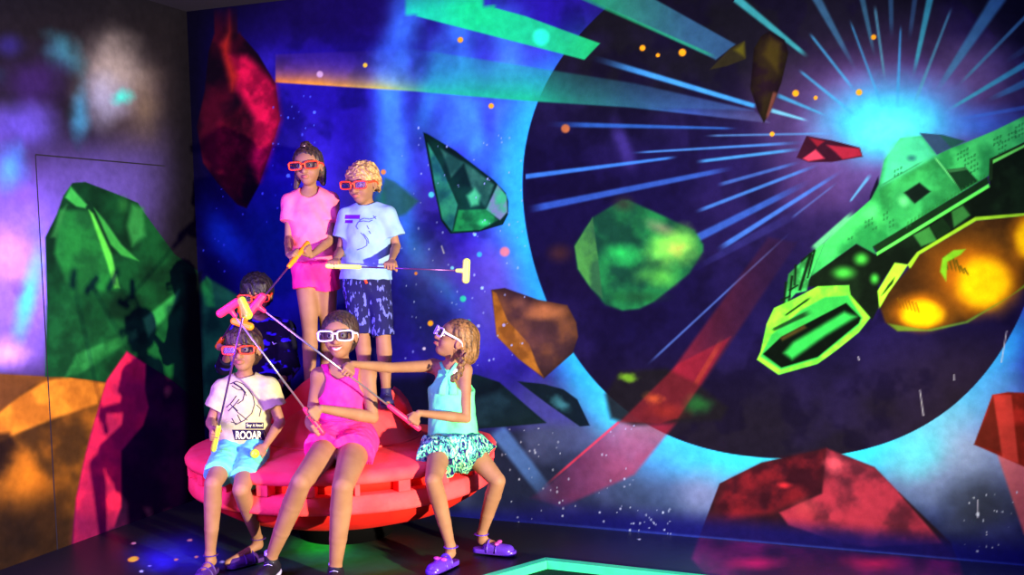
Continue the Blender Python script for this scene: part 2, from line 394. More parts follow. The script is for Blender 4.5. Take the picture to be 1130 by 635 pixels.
    p.blob(704, 328, 40, 9, (24, 60, 40), .6)
    # brown rock
    p.poly([(542, 320), (557, 318), (594, 331), (626, 337), (636, 356), (638, 372), (632, 390), (600, 418), (572, 396), (548, 371), (545, 345)], (112, 66, 54), 1, 1, col2=(66, 40, 52), tscale=26, edge=.3)
    p.poly([(543, 321), (548, 324), (560, 354), (584, 380), (593, 404), (600, 417), (572, 396), (548, 371)], (158, 96, 42), 1, 1, col2=(120, 70, 34), tscale=14)
    p.blob(600, 345, 26, 11, (176, 104, 74), .7, noise=.4); p.blob(590, 375, 26, 16, (96, 56, 64), .6, noise=.4); p.blob(574, 334, 10, 10, (130, 80, 70), .6)
    # dark blue rocks
    p.poly([(516, 416), (524, 413), (551, 422), (603, 467), (560, 471), (496, 476), (505, 440)], (12, 20, 34), 1, 1, col2=(16, 30, 44), tscale=24)
    p.poly([(505, 446), (552, 432), (600, 466), (500, 474)], (32, 56, 76), .75, 5, col2=(20, 34, 50), tscale=24)
    p.poly([(571, 421), (600, 424), (622, 430), (637, 441), (651, 470), (640, 471), (604, 446)], (16, 26, 46), 1, .8)
    p.blob(618, 446, 16, 9, (62, 120, 160), .8, rot=30, noise=.5)
    # dark mixed rock in the disc
    p.poly([(668, 436), (684, 410), (735, 407), (770, 424), (803, 450), (796, 464), (700, 470), (674, 462)], (24, 20, 28), .9, 4)
    p.blob(692, 417, 14, 6, (110, 160, 40), .8, noise=.5); p.blob(772, 447, 26, 13, (34, 92, 46), .8, noise=.4); p.blob(722, 440, 14, 9, (186, 106, 44), .75, noise=.5); p.blob(735, 455, 30, 12, (120, 46, 30), .6, noise=.4)
    p.poly([(748, 402), (806, 372), (770, 430), (748, 462), (728, 468), (684, 466)], (170, 30, 46), .38, 2)
    # brown shards at the top
    p.poly([(850, 34), (866, 44), (870, 58), (862, 92), (852, 118), (843, 136), (836, 122), (828, 98), (832, 54), (840, 40)], (46, 34, 24), 1, .9, col2=(36, 20, 34), tscale=16, edge=.4)
    p.poly([(850, 40), (862, 48), (858, 80), (842, 60)], (72, 58, 22), .7, 4); p.ray(856, 100, 845, 134, 6, 3, (116, 64, 60), .8)
    p.poly([(783, 77), (806, 53), (822, 45), (823, 65), (802, 73)], (42, 36, 26), 1, .9); p.poly([(810, 55), (821, 47), (822, 63)], (92, 84, 24), .8, 3)
    # red shard
    p.poly([(890, 150), (918, 155), (949, 163), (952, 173), (918, 179), (892, 179), (879, 174)], (52, 18, 38), 1, .8)
    p.poly([(900, 165), (910, 175), (892, 178), (886, 175)], (204, 60, 92), .95, 1.5); p.poly([(912, 160), (948, 164), (951, 172), (930, 176), (922, 168)], (160, 36, 62), .95, 1.5)
    p.poly([(893, 152), (910, 156), (902, 162)], (150, 30, 50), .8, 1.5)
    # big red rock at the bottom
    p.poly([(794, 534), (840, 511), (912, 495), (965, 516), (992, 544), (1048, 599), (1060, 625), (1060, 760), (790, 760), (762, 618), (773, 589)], (60, 22, 32), 1, 1, col2=(34, 16, 28), tscale=40)
    p.poly([(912, 495), (965, 516), (992, 544), (1044, 600), (960, 604), (930, 600), (870, 580), (860, 566), (907, 545)], (160, 46, 70), .95, 2, col2=(84, 30, 48), tscale=26)
    p.poly([(805, 530), (842, 512), (910, 497), (906, 542), (850, 566), (800, 575), (790, 560)], (124, 26, 40), .8, 6, col2=(50, 14, 28), tscale=22)
    p.blob(866, 536, 12, 5, (214, 44, 60), .8, noise=.3); p.blob(922, 512, 18, 12, (214, 80, 104), .75, noise=.5); p.blob(890, 560, 20, 12, (180, 62, 76), .6, noise=.5)
    p.poly([(992, 544), (1050, 600), (1056, 618), (1040, 600)], (30, 20, 30), .9, 2)
    # right edge rock and beam
    p.poly([(1100, 500), (1140, 505), (1140, 596), (1130, 590)], (206, 90, 96), .8, 2)
    p.poly([(1095, 436), (1112, 433), (1140, 434), (1140, 520), (1118, 510), (1075, 491)], (166, 40, 34), 1, 1, col2=(110, 30, 22), tscale=20)
    p.poly([(1075, 491), (1096, 440), (1108, 500)], (96, 34, 26), .8, 2); p.poly([(1096, 436), (1116, 436), (1124, 512), (1106, 505)], (206, 66, 60), .7, 1.5)
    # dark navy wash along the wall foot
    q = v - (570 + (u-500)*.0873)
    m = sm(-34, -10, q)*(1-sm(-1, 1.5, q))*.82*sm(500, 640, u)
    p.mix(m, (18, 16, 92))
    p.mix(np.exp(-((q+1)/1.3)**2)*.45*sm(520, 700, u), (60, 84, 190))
    # ---- space ship
    def A(*pts): return [(830+x/3.737, 150+y/3.737) for x, y in pts]
    G1 = (66, 186, 100); G2 = (40, 140, 74)
    p.poly(A((520, 165), (522, 200), (500, 252), (482, 266), (490, 235)), (20, 16, 40), 1, .8)
    # orange lower body
    p.poly(A((525, 700), (560, 640), (640, 555), (690, 490), (925, 350), (1160, 322), (1160, 610), (1075, 655), (880, 765), (740, 800), (600, 806), (550, 770)), (84, 50, 18), 1, 2, col2=(56, 32, 16), tscale=30)
    p.blob(1068, 304, 62, 50, (160, 84, 16), .85, noise=.2); p.blob(1014, 344, 38, 24, (170, 84, 16), .85, noise=.2)
    for (x, y, rx, ry) in ((1084, 311, 34, 33), (1016, 345, 27, 18), (1136, 262, 20, 26)):
        p.blob(x, y, rx*1.35, ry*1.35, (214, 124, 14), .95, noise=.15, hard=.2); p.blob(x+2, y+2, rx*.98, ry*.95, (250, 190, 10), 1, noise=.08, hard=.5)
    for k in range(6):
        p.ray(1041+4.5*k, 282+1.5*k-6*math.sin(k), 1047+4.5*k, 300+1.0*k, 3, 1.5, (70, 66, 14), .8)
        p.ray(990+4*k, 328+k, 995+4*k, 342+k, 2.2, 1, (110, 70, 10), .7)
    p.poly(A((775, 560), (785, 505), (830, 472), (880, 468), (860, 490), (805, 520), (800, 600)), (120, 190, 40), .9, 1.5)
    p.poly(A((560, 775), (720, 800), (880, 765), (1060, 665), (1140, 600), (1140, 615), (1075, 655), (890, 772), (740, 806), (600, 806)), (100, 140, 44), .75, 1.5)
    # dark underside
    p.poly(A((240, 580), (430, 445), (515, 492), (980, 205), (980, 95), (1160, 10), (1160, 320), (920, 340), (680, 480), (640, 530), (590, 525), (520, 620), (525, 700), (495, 760), (400, 660), (400, 615), (270, 625), (228, 622)), (20, 34, 22), 1, 1, col2=(14, 22, 16), tscale=24)
    # hull
    p.poly(A((235, 592), (300, 440), (390, 350), (490, 262), (522, 200), (545, 100), (610, 10), (700, 0), (760, 78), (820, 50), (900, 20), (1000, -22), (1160, -100), (1160, 8), (985, 95), (975, 165), (498, 462), (515, 492), (430, 445), (242, 580)), G1, 1, 1, col2=(38, 128, 70), tscale=26); p.ray(895, 277, 945, 232, 9, 7, (110, 230, 150), .7); p.blob(960, 235, 16, 10, (100, 220, 140), .5, rot=-40); p.blob(990, 215, 22, 15, (30, 96, 60), .6, rot=-35, noise=.3)
    p.poly(A((545, 120), (560, 40), (640, -10), (700, 0), (760, 80), (700, 120), (530, 215)), (84, 214, 170), .75, 5)
    p.poly(A((690, -12), (790, -4), (880, 22), (820, 50), (762, 78)), (52, 74, 104), 1, .9); p.poly(A((770, -6), (880, 22), (822, 50)), (36, 84, 74), .9, 1)
    p.blob(830+658/3.737, 150+92/3.737, 8, 5, (44, 110, 110), .9)
    p.poly(A((520, 215), (755, 90), (865, 230), (560, 420)), (60, 170, 96), .55, 2, col2=(36, 110, 60), tscale=16)
    p.ray(1030, 172, 1063, 212, 1.5, 1.5, (130, 230, 140), .8); p.ray(970, 206, 1022, 176, 1.5, 1.2, (44, 110, 70), .6)
    p.poly(A((625, 235), (690, 193), (736, 230), (670, 280)), (18, 30, 26), 1, 1.5); p.blob(997, 222, 8, 10, (120, 230, 150), .8, rot=-30)
    p.poly(A((800, 140), (880, 130), (932, 187), (862, 228)), (22, 54, 32), 1, 1); p.poly(A((800, 140), (880, 130), (890, 140), (815, 152)), (60, 120, 70), .8, 1)
    p.poly(A((497, 457), (970, 170), (976, 196), (518, 480)), (20, 44, 24), 1, .9); p.poly(A((512, 482), (975, 198), (980, 212), (516, 494)), (96, 224, 90), 1, .9)
    p.poly(A((980, 95), (1160, 8), (1160, 26), (992, 112), (990, 180), (975, 190)), (26, 46, 26), 1, .8); p.poly(A((992, 100), (1160, 18), (1160, 28), (994, 114)), (110, 220, 96), .9, .8)
    for k in range(22):
        x = 640+15*k; y = 372-9.2*k
        p.ray(830+x/3.737, 150+y/3.737, 830+(x+5)/3.737, 150+(y-22)/3.737, 1.3, 1.3, (40, 110, 50), .6)
    for (x, y, c, r_) in ((470, 350, 3, 2), (545, 320, 2, 2), (570, 350, 2, 2), (640, 370, 2, 1), (400, 420, 2, 1), (500, 380, 2, 1), (850, 70, 4, 2), (880, 95, 4, 2), (905, 125, 3, 2), (1000, 10, 3, 2), (1020, 30, 3, 3), (1090, -40, 5, 3), (590, 140, 3, 2), (1060, -10, 3, 2)):
        for i in range(c):
            for j in range(r_):
                xx = 830+(x+13*i)/3.737; yy = 150+(y-7*i+20*j)/3.737
                p.ray(xx, yy, xx-.8, yy+3, 1.4, 1.4, (30, 90, 50), .75, 0, 0)
    p.poly(A((665, 410), (730, 375), (762, 432), (697, 457)), (62, 140, 66), .85, 1.5); p.poly(A((822, 312), (868, 288), (900, 328), (832, 378)), (56, 126, 60), .85, 1.5)
    p.poly(A((735, 372), (785, 338), (822, 385), (765, 425)), (22, 44, 24), .9, 1)
    # left plates
    p.poly(A((128, 700), (150, 570), (240, 484), (300, 440), (235, 592), (225, 640), (180, 650), (95, 745), (60, 790)), (66, 190, 96), .95, 1, col2=(40, 110, 56), tscale=12)
    for (x0, y0, x1, y1, w) in ((243, 484, 195, 640, 5), (258, 470, 228, 590, 3), (165, 575, 150, 700, 3), (140, 600, 130, 710, 3), (150, 640, 190, 615, 2), (115, 680, 160, 660, 2), (130, 745, 160, 735, 2), (110, 700, 110, 760, 2), (180, 530, 175, 620, 3), (90, 745, 60, 830, 2), (200, 520, 260, 470, 2)):
        p.ray(830+x0/3.737, 150+y0/3.737, 830+x1/3.737, 150+y1/3.737, w, w*.7, (12, 26, 16), .95, 0, 0)
    for (x, y, rx, ry) in ((450, 508, 8, 7), (378, 565, 12, 7), (505, 590, 5, 6)):
        p.blob(830+x/3.737, 150+y/3.737, rx*1.4, ry*1.4, (70, 190, 70), .95)
    p.poly(A((640, 532), (680, 480), (920, 335), (1160, 316), (1160, 326), (925, 350), (690, 490), (652, 548)), (150, 200, 44), .95, .9)
    p.poly(A((588, 524), (642, 532), (602, 592), (562, 648), (525, 712), (518, 640)), (166, 236, 60), 1, 1); p.poly(A((590, 580), (560, 615), (532, 660), (545, 650), (580, 610)), (20, 40, 16), .9, .8)
    def Bq(*pts): return A(*[(x, y+561) for x, y in pts])
    p.poly(Bq((60, 215), (90, 150), (180, 108), (270, 60), (400, 55), (405, 95), (487, 190), (440, 250), (340, 330), (270, 380), (110, 425), (20, 362), (35, 330)), (140, 222, 60), 1, .9, col2=(96, 190, 60), tscale=14)
    p.poly(Bq((50, 318), (80, 260), (200, 160), (300, 105), (395, 98), (455, 190), (440, 220), (270, 358), (118, 404), (34, 350)), (50, 160, 74), 1, 1.2)
    p.ray(*[*Bq((75, 245))[0]], *Bq((250, 160))[0], 4, 7, (20, 50, 26), .9); p.ray(*Bq((130, 185))[0], *Bq((250, 100))[0], 2, 3, (14, 36, 20), .95)
    p.poly(Bq((44, 340), (120, 268), (388, 128), (448, 190), (440, 212), (270, 352), (120, 396)), (8, 16, 12), 1, .9)
    p.poly(Bq((130, 335), (170, 290), (380, 165), (432, 185), (300, 265), (165, 362)), (52, 178, 82), .95, 3.5)
    p.poly(Bq((115, 272), (215, 218), (225, 232), (125, 285)), (120, 90, 40), .5, 2)
    # ---- dots and stars
    O = (250, 160, 30)
    for (x, y, r_, c) in ((597, 41, 10.5, (46, 222, 190)), (508, 44, 3.4, O), (542, 117, 3.2, O), (403, 72, 2.8, (230, 190, 60)), (353, 82, 4, (200, 160, 190)), (709, 53, 3.6, O), (726, 61, 2.4, O), (753, 58, 4.6, O),
            (624, 142, 5.4, (170, 96, 60)), (852, 148, 2.8, O), (878, 103, 4, O), (900, 108, 2.4, O), (948, 102, 3.8, O), (964, 41, 3.2, O), (423, 190, 3.2, (220, 130, 70)), (476, 215, 3.6, (80, 190, 240)),
            (475, 357, 3.4, (250, 160, 40)), (511, 330, 3.8, (50, 190, 170)), (529, 281, 3.2, (60, 160, 220)), (517, 355, 2.6, (50, 180, 150)), (459, 302, 2, (210, 120, 60)), (8, 221, 3.2, (60, 200, 210)),
            (318, 194, 2.4, (120, 200, 250)), (556, 362-3, 2, (160, 150, 220)), (528, 360, 2, (170, 160, 230)), (468, 385, 2, (200, 180, 240)), (557, 278, 6, (190, 110, 130)), (532, 318, 2, (150, 180, 240)),
            (499, 296, 2.2, (120, 190, 240)), (524, 259, 2, (130, 190, 240)), (347, 124, 1.8, (90, 120, 255))):
        p.blob(x, y, r_, r_, c, .95, hard=.62)
    R2 = random.Random(3)
    for (x0, x1, y0, y1, n, c) in ((440, 580, 140, 420, 90, (150, 160, 235)), (300, 350, 90, 240, 34, (90, 120, 255)), (540, 700, 470, 580, 60, (160, 160, 220)), (690, 740, 560, 590, 26, (170, 175, 225)), (1060, 1125, 540, 610, 22, (190, 190, 210)), (220, 300, 190, 300, 12, (90, 120, 240))):
        for k in range(n):
            s_ = R2.choice((.7, .8, 1.0, 1.3)); p.blob(R2.uniform(x0, x1), R2.uniform(y0, y1), s_, s_*R2.uniform(1, 1.6), c, R2.uniform(.5, .95), hard=.4)
    for (x0, y0, x1, y1) in ((1015, 430, 1019, 459), (1111, 365, 1105, 400), (1079, 552, 1079, 572), (487, 271, 490, 280), (947, 393, 948, 398), (1053, 413, 1053, 420), (500, 440, 500, 440.5)):
        p.ray(x0, y0, x1, y1, .9, 1.5, (190, 180, 200), .75, 0, 0)
    p.blob(1079, 568, 2.2, 3, (210, 210, 230), .9, hard=.5)
    # green mass behind the group, both walls
    p.poly([(200, 330), (228, 306), (258, 324), (300, 352), (306, 400), (250, 470), (200, 450)], (30, 130, 58), .95, 3, col2=(14, 70, 36), tscale=30)
    p.poly([(228, 306), (262, 326), (262, 334), (236, 328)], (40, 150, 66), .7, 3)
    p.poly([(425, 196), (436, 200), (452, 214), (462, 222), (448, 236), (424, 246), (420, 215)], (36, 84, 80), .8, 3)
    p.blob(418, 225, 10, 22, (30, 130, 90), .6)
    p.poly([(206, 310), (222, 300), (226, 560), (206, 560)], (6, 8, 14), .85, 4)  # shadow in the room corner, painted as a near-black band
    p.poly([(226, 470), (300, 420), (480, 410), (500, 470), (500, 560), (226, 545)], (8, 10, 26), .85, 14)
    return p

def paint_left(u, v):
    p = Painter(u, v, (24, 20, 26)); n1 = fbm(u+4000, v+4000, 90, 2); n2 = fbm(u+4000, v+4000, 40, 6)
    p.mix((1-sm(-60, 20, u))*sm(40, 200, v), (96, 72, 176)); p.mix((1-sm(-60, 20, u))*sm(.45, .7, n1)*sm(0, 200, v), (150, 110, 220)); p.mix((1-sm(-60, 20, u))*sm(.5, .7, n2)*.7, (50, 120, 190))
    p.blob(40, 300, 120, 170, (128, 96, 220), 1, noise=.25, seed=2)
    p.blob(130, 210, 100, 90, (82, 66, 140), .9, noise=.3)
    p.blob(150, 110, 60, 80, (66, 54, 60), .9, noise=.3)
    p.blob(118, 80, 52, 62, (128, 116, 118), .95, noise=.35, seed=5); p.blob(115, 110, 40, 36, (136, 136, 170), .7, noise=.3)
    p.blob(160, 120, 26, 56, (110, 92, 78), .6, noise=.4, seed=8)
    p.blob(70, 60, 26, 34, (50, 104, 124), .85, rot=-25, noise=.4); p.blob(88, 120, 14, 40, (56, 130, 170), .7, noise=.4)
    p.blob(40, 90, 46, 44, (44, 26, 72), .9, noise=.3); p.blob(10, 50, 22, 18, (42, 34, 104), .7); p.blob(20, 140, 60, 34, (86, 70, 170), .8, noise=.3)
    p.blob(134, 108, 15, 12, (60, 180, 170), .9, noise=.35)
    p.blob(10, 185, 24, 40, (70, 140, 225), .8, noise=.4); p.blob(24, 215, 22, 16, (104, 72, 172), .7, noise=.3); p.blob(30, 330, 16, 70, (70, 176, 250), .95, rot=12, noise=.45); p.blob(8, 390, 40, 22, (200, 146, 235), .85, noise=.3)
    p.blob(8, 280, 40, 36, (190, 130, 240), .8, noise=.3); p.blob(40, 255, 14, 20, (100, 90, 220), .7); p.blob(20, 320, 14, 12, (96, 66, 160), .6, noise=.4)
    p.poly([(200, -10), (230, -10), (235, 330), (196, 330), (192, 120)], (16, 13, 20), .85, 20)  # shade beside the room corner, put into the wall colour
    p.mix((1-sm(-10, 34, v))*.8, (18, 16, 24))  # light dropping off toward the ceiling, painted in
    # orange hills
    p.poly([(-900, 330), (-500, 430), (-200, 390), (-30, 412), (50, 416), (75, 414), (122, 418), (124, 470), (90, 680), (-200, 1100), (-2500, 2400), (-2500, 330)], (132, 78, 24), 1, 1, col2=(56, 36, 20), tscale=40, seed=3)
    p.poly([(-10, 462), (20, 438), (50, 421), (75, 416), (118, 424), (108, 446), (60, 462), (20, 478), (-10, 494)], (196, 124, 38), .9, 3, col2=(150, 90, 30), tscale=24)
    p.poly([(-10, 412), (50, 416), (20, 438), (-10, 462)], (84, 52, 28), .9, 3)
    p.poly([(-10, 480), (10, 478), (24, 500), (14, 514), (8, 530), (-10, 530)], (22, 14, 16), .8, 4)
    p.blob(26, 530, 26, 40, (186, 110, 30), .7, noise=.6, seed=7); p.blob(48, 540, 10, 30, (150, 86, 24), .6, noise=.5)
    p.poly([(-300, 720), (-30, 560), (78, 540), (90, 680), (-60, 760)], (20, 14, 16), .8, 26)
    # green rock
    p.poly([(50, 416), (52, 340), (50, 262), (63, 236), (70, 216), (80, 202), (94, 201), (128, 214), (152, 224), (160, 236), (193, 281), (236, 312), (236, 470), (150, 450), (118, 422), (72, 416)], (16, 66, 34), 1, 1, col2=(10, 36, 22), tscale=34)
    p.poly([(78, 206), (96, 226), (94, 230), (84, 228), (72, 218)], (52, 150, 64), .9, 2)
    p.poly([(66, 232), (98, 232), (108, 256), (122, 290), (130, 320), (80, 326), (60, 280)], (30, 112, 48), .85, 4, col2=(22, 78, 38), tscale=24)
    p.poly([(98, 232), (103, 236), (123, 280), (132, 318), (126, 318), (118, 290)], (84, 190, 66), .85, 2)
    p.poly([(104, 230), (116, 244), (134, 270), (153, 288), (134, 282), (122, 270)], (52, 144, 60), .85, 2)
    p.poly([(146, 226), (158, 230), (160, 260), (146, 272), (140, 250)], (46, 126, 60), .75, 4); p.blob(136, 226, 9, 12, (34, 96, 44), .7)
    p.poly([(66, 234), (74, 226), (62, 262), (56, 262)], (46, 120, 56), .6, 3)
    p.poly([(52, 340), (76, 330), (98, 352), (150, 356), (120, 378), (84, 392), (74, 416), (52, 414)], (22, 84, 42), .75, 6, col2=(14, 50, 28), tscale=26)
    p.poly([(84, 391), (150, 364), (152, 372), (120, 392), (86, 414), (72, 416)], (44, 128, 62), .8, 3, col2=(24, 84, 40), tscale=20)
    p.poly([(158, 352), (198, 320), (196, 332), (184, 350), (164, 372), (160, 362)], (50, 150, 72), .8, 3)
    p.poly([(164, 372), (184, 350), (200, 340), (200, 420), (166, 408)], (20, 86, 44), .7, 5)
    # red rock
    p.poly([(140, 388), (161, 402), (190, 420), (216, 442), (228, 470), (232, 545), (128, 586), (78, 612), (84, 550), (92, 512), (100, 480), (118, 420)], (52, 10, 46), 1, 1, col2=(26, 8, 34), tscale=40)
    p.poly([(140, 388), (161, 402), (160, 430), (164, 450), (158, 470), (134, 498), (134, 560), (126, 582), (80, 608), (84, 550), (92, 512), (100, 480), (118, 420)], (206, 34, 74), .95, 2, col2=(130, 24, 66), tscale=36)
    p.blob(150, 410, 12, 14, (120, 30, 50), .5); p.poly([(80, 600), (84, 570), (110, 570), (128, 584), (90, 606)], (80, 16, 60), .6, 8)
    p.poly([(205, 300), (236, 300), (236, 560), (205, 560)], (6, 6, 12), .8, 6)  # corner shadow painted onto the left wall as well
    return p

def paint_floor(u, v):
    p = Painter(u, v, (9, 9, 20)); n2 = fbm(u, v, 40, 6)
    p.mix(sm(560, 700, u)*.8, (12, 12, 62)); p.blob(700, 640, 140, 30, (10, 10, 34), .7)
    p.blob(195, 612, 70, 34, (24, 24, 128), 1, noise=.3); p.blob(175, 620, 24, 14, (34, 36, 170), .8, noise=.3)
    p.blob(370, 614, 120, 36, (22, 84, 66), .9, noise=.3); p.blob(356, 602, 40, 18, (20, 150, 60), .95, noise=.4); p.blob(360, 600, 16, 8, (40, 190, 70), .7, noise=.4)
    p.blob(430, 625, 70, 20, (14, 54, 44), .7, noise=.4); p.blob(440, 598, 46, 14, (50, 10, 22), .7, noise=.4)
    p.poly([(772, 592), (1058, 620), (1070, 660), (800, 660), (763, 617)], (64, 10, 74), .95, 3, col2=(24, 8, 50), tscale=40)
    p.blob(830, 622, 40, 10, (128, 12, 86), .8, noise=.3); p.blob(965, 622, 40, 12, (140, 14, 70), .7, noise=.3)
    for (x, y, rx, ry, c) in ((147, 617.5, 6.5, 3.2, (250, 140, 40)), (147.5, 600, 3, 1.4, (230, 150, 130)), (209.5, 596.5, 3.2, 1.5, (220, 130, 110)), (194, 618, 2.4, 1.3, (230, 110, 80)), (216.5, 615, 2.4, 1.3, (230, 120, 90)), (156, 631, 2.6, 1.3, (120, 150, 220)), (245, 620.5, 2.8, 1.4, (110, 170, 150)), (165, 625, 2, 1, (90, 100, 220)), (705, 595.5, 1.6, .8, (150, 160, 230))):
        p.blob(x, y, rx, ry, c, .95, rot=-12, hard=.6)
    return p

def grid_wall(name, O, dirv, S, Z, paint, lum, pm):
    s, z = np.meshgrid(S, Z, indexing='ij')
    X = np.stack([O[0]+dirv[0]*s, O[1]+dirv[1]*s, O[2]+dirv[2]*s*0+z], -1).reshape(-1, 3)
    return grid_mesh(name, X, len(S), len(Z), paint, lum, pm)
def grid_mesh(name, X, ns, nz, paint, lum, pm):
    u, v = project(X)
    p = paint(np.clip(u, -2500, 2500), np.clip(v, -900, 2500))
    col = lin(np.clip(p.c, 0, 255))**1.08/np.array(lum)[None, :]
    col = np.clip(col, 0.0015, .97)
    i, j = np.meshgrid(np.arange(ns-1), np.arange(nz-1), indexing='ij'); a = (i*nz+j).ravel()
    me = from_arrays(name, X, np.stack([a, a+nz, a+nz+1, a+1], 1))
    at = me.color_attributes.new('paint', 'FLOAT_COLOR', 'POINT')
    at.data.foreach_set('color', np.concatenate([col, np.ones((len(col), 1))], 1).astype(np.float32).ravel())
    o = link(name, me, pm); o['kind'] = 'structure'; return o

corner = Pz(229, 547, 0)
b1 = Pz(1130, 625, 0); l1 = Pz(8, 633, 0)
bd = (b1-corner).normalized(); ld = Vector((bd.y, -bd.x, 0)); 
print('WALLS', corner, bd, ld, (l1-corner).normalized())
CEIL = 2.86
pm = paint_mat('mural_paint')
LUM = (1.10, 0.88, 1.22)
Zs = np.concatenate([np.arange(0, 2.70, .0048), np.array([2.72, CEIL])])
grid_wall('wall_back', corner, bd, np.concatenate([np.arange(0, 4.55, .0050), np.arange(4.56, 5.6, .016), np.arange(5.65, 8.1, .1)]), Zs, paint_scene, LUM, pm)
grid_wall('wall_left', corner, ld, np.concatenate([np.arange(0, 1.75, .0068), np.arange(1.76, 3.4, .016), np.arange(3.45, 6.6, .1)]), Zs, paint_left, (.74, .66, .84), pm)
# floor, oriented with the walls
fs = np.concatenate([np.arange(0, 4.6, .009), np.arange(4.65, 8.1, .15)]); ft = np.concatenate([np.arange(0, 2.1, .009), np.arange(2.2, 6.6, .2)])
s_, t_ = np.meshgrid(fs, ft, indexing='ij')
X = np.stack([corner.x+bd.x*s_+ld.x*t_, corner.y+bd.y*s_+ld.y*t_, s_*0], -1).reshape(-1, 3)
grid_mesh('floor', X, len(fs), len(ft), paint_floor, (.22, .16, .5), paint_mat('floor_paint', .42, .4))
mc = mat('ceiling_black', (26, 25, 28), .9)
cb = [corner + bd*a + ld*b + Vector((0, 0, CEIL)) for a, b in ((0, 0), (8.0, 0), (8.0, 6.4), (0, 6.4))]
o = link('ceiling', from_lists('ceiling', cb, [(0, 1, 2, 3)]), mc, None, False); o['kind'] = 'structure'
# hidden door in the left wall: dark gaps around the leaf
md = mat('door_gap', (20, 16, 30), .8)
def left_pt(px, py):     # hit of a pixel with the left wall
    n = Vector((ld.y, -ld.x, 0)); d = ray(px, py); t = (corner-CAM).dot(n)/d.dot(n); return CAM + d*t
nl = Vector((-ld.y, ld.x, 0)); nl = nl if nl.dot(Vector((1, 0, 0))) > 0 else -nl
dl = left_pt(44, 260); dt = left_pt(110, 177).z
ds = (dl-corner).dot(ld); door = MB()
door.box(corner + ld*ds + Vector((0, 0, dt/2)), (ld, nl, Vector((0, 0, 1))), (.003, .001, dt/2))
door.box(corner + ld*((ds+.25)/2) + Vector((0, 0, dt)), (ld, nl, Vector((0, 0, 1))), ((ds-.25)/2, .001, .0035))
o = door.build('trim_1', md, None, False); o['kind'] = 'structure'

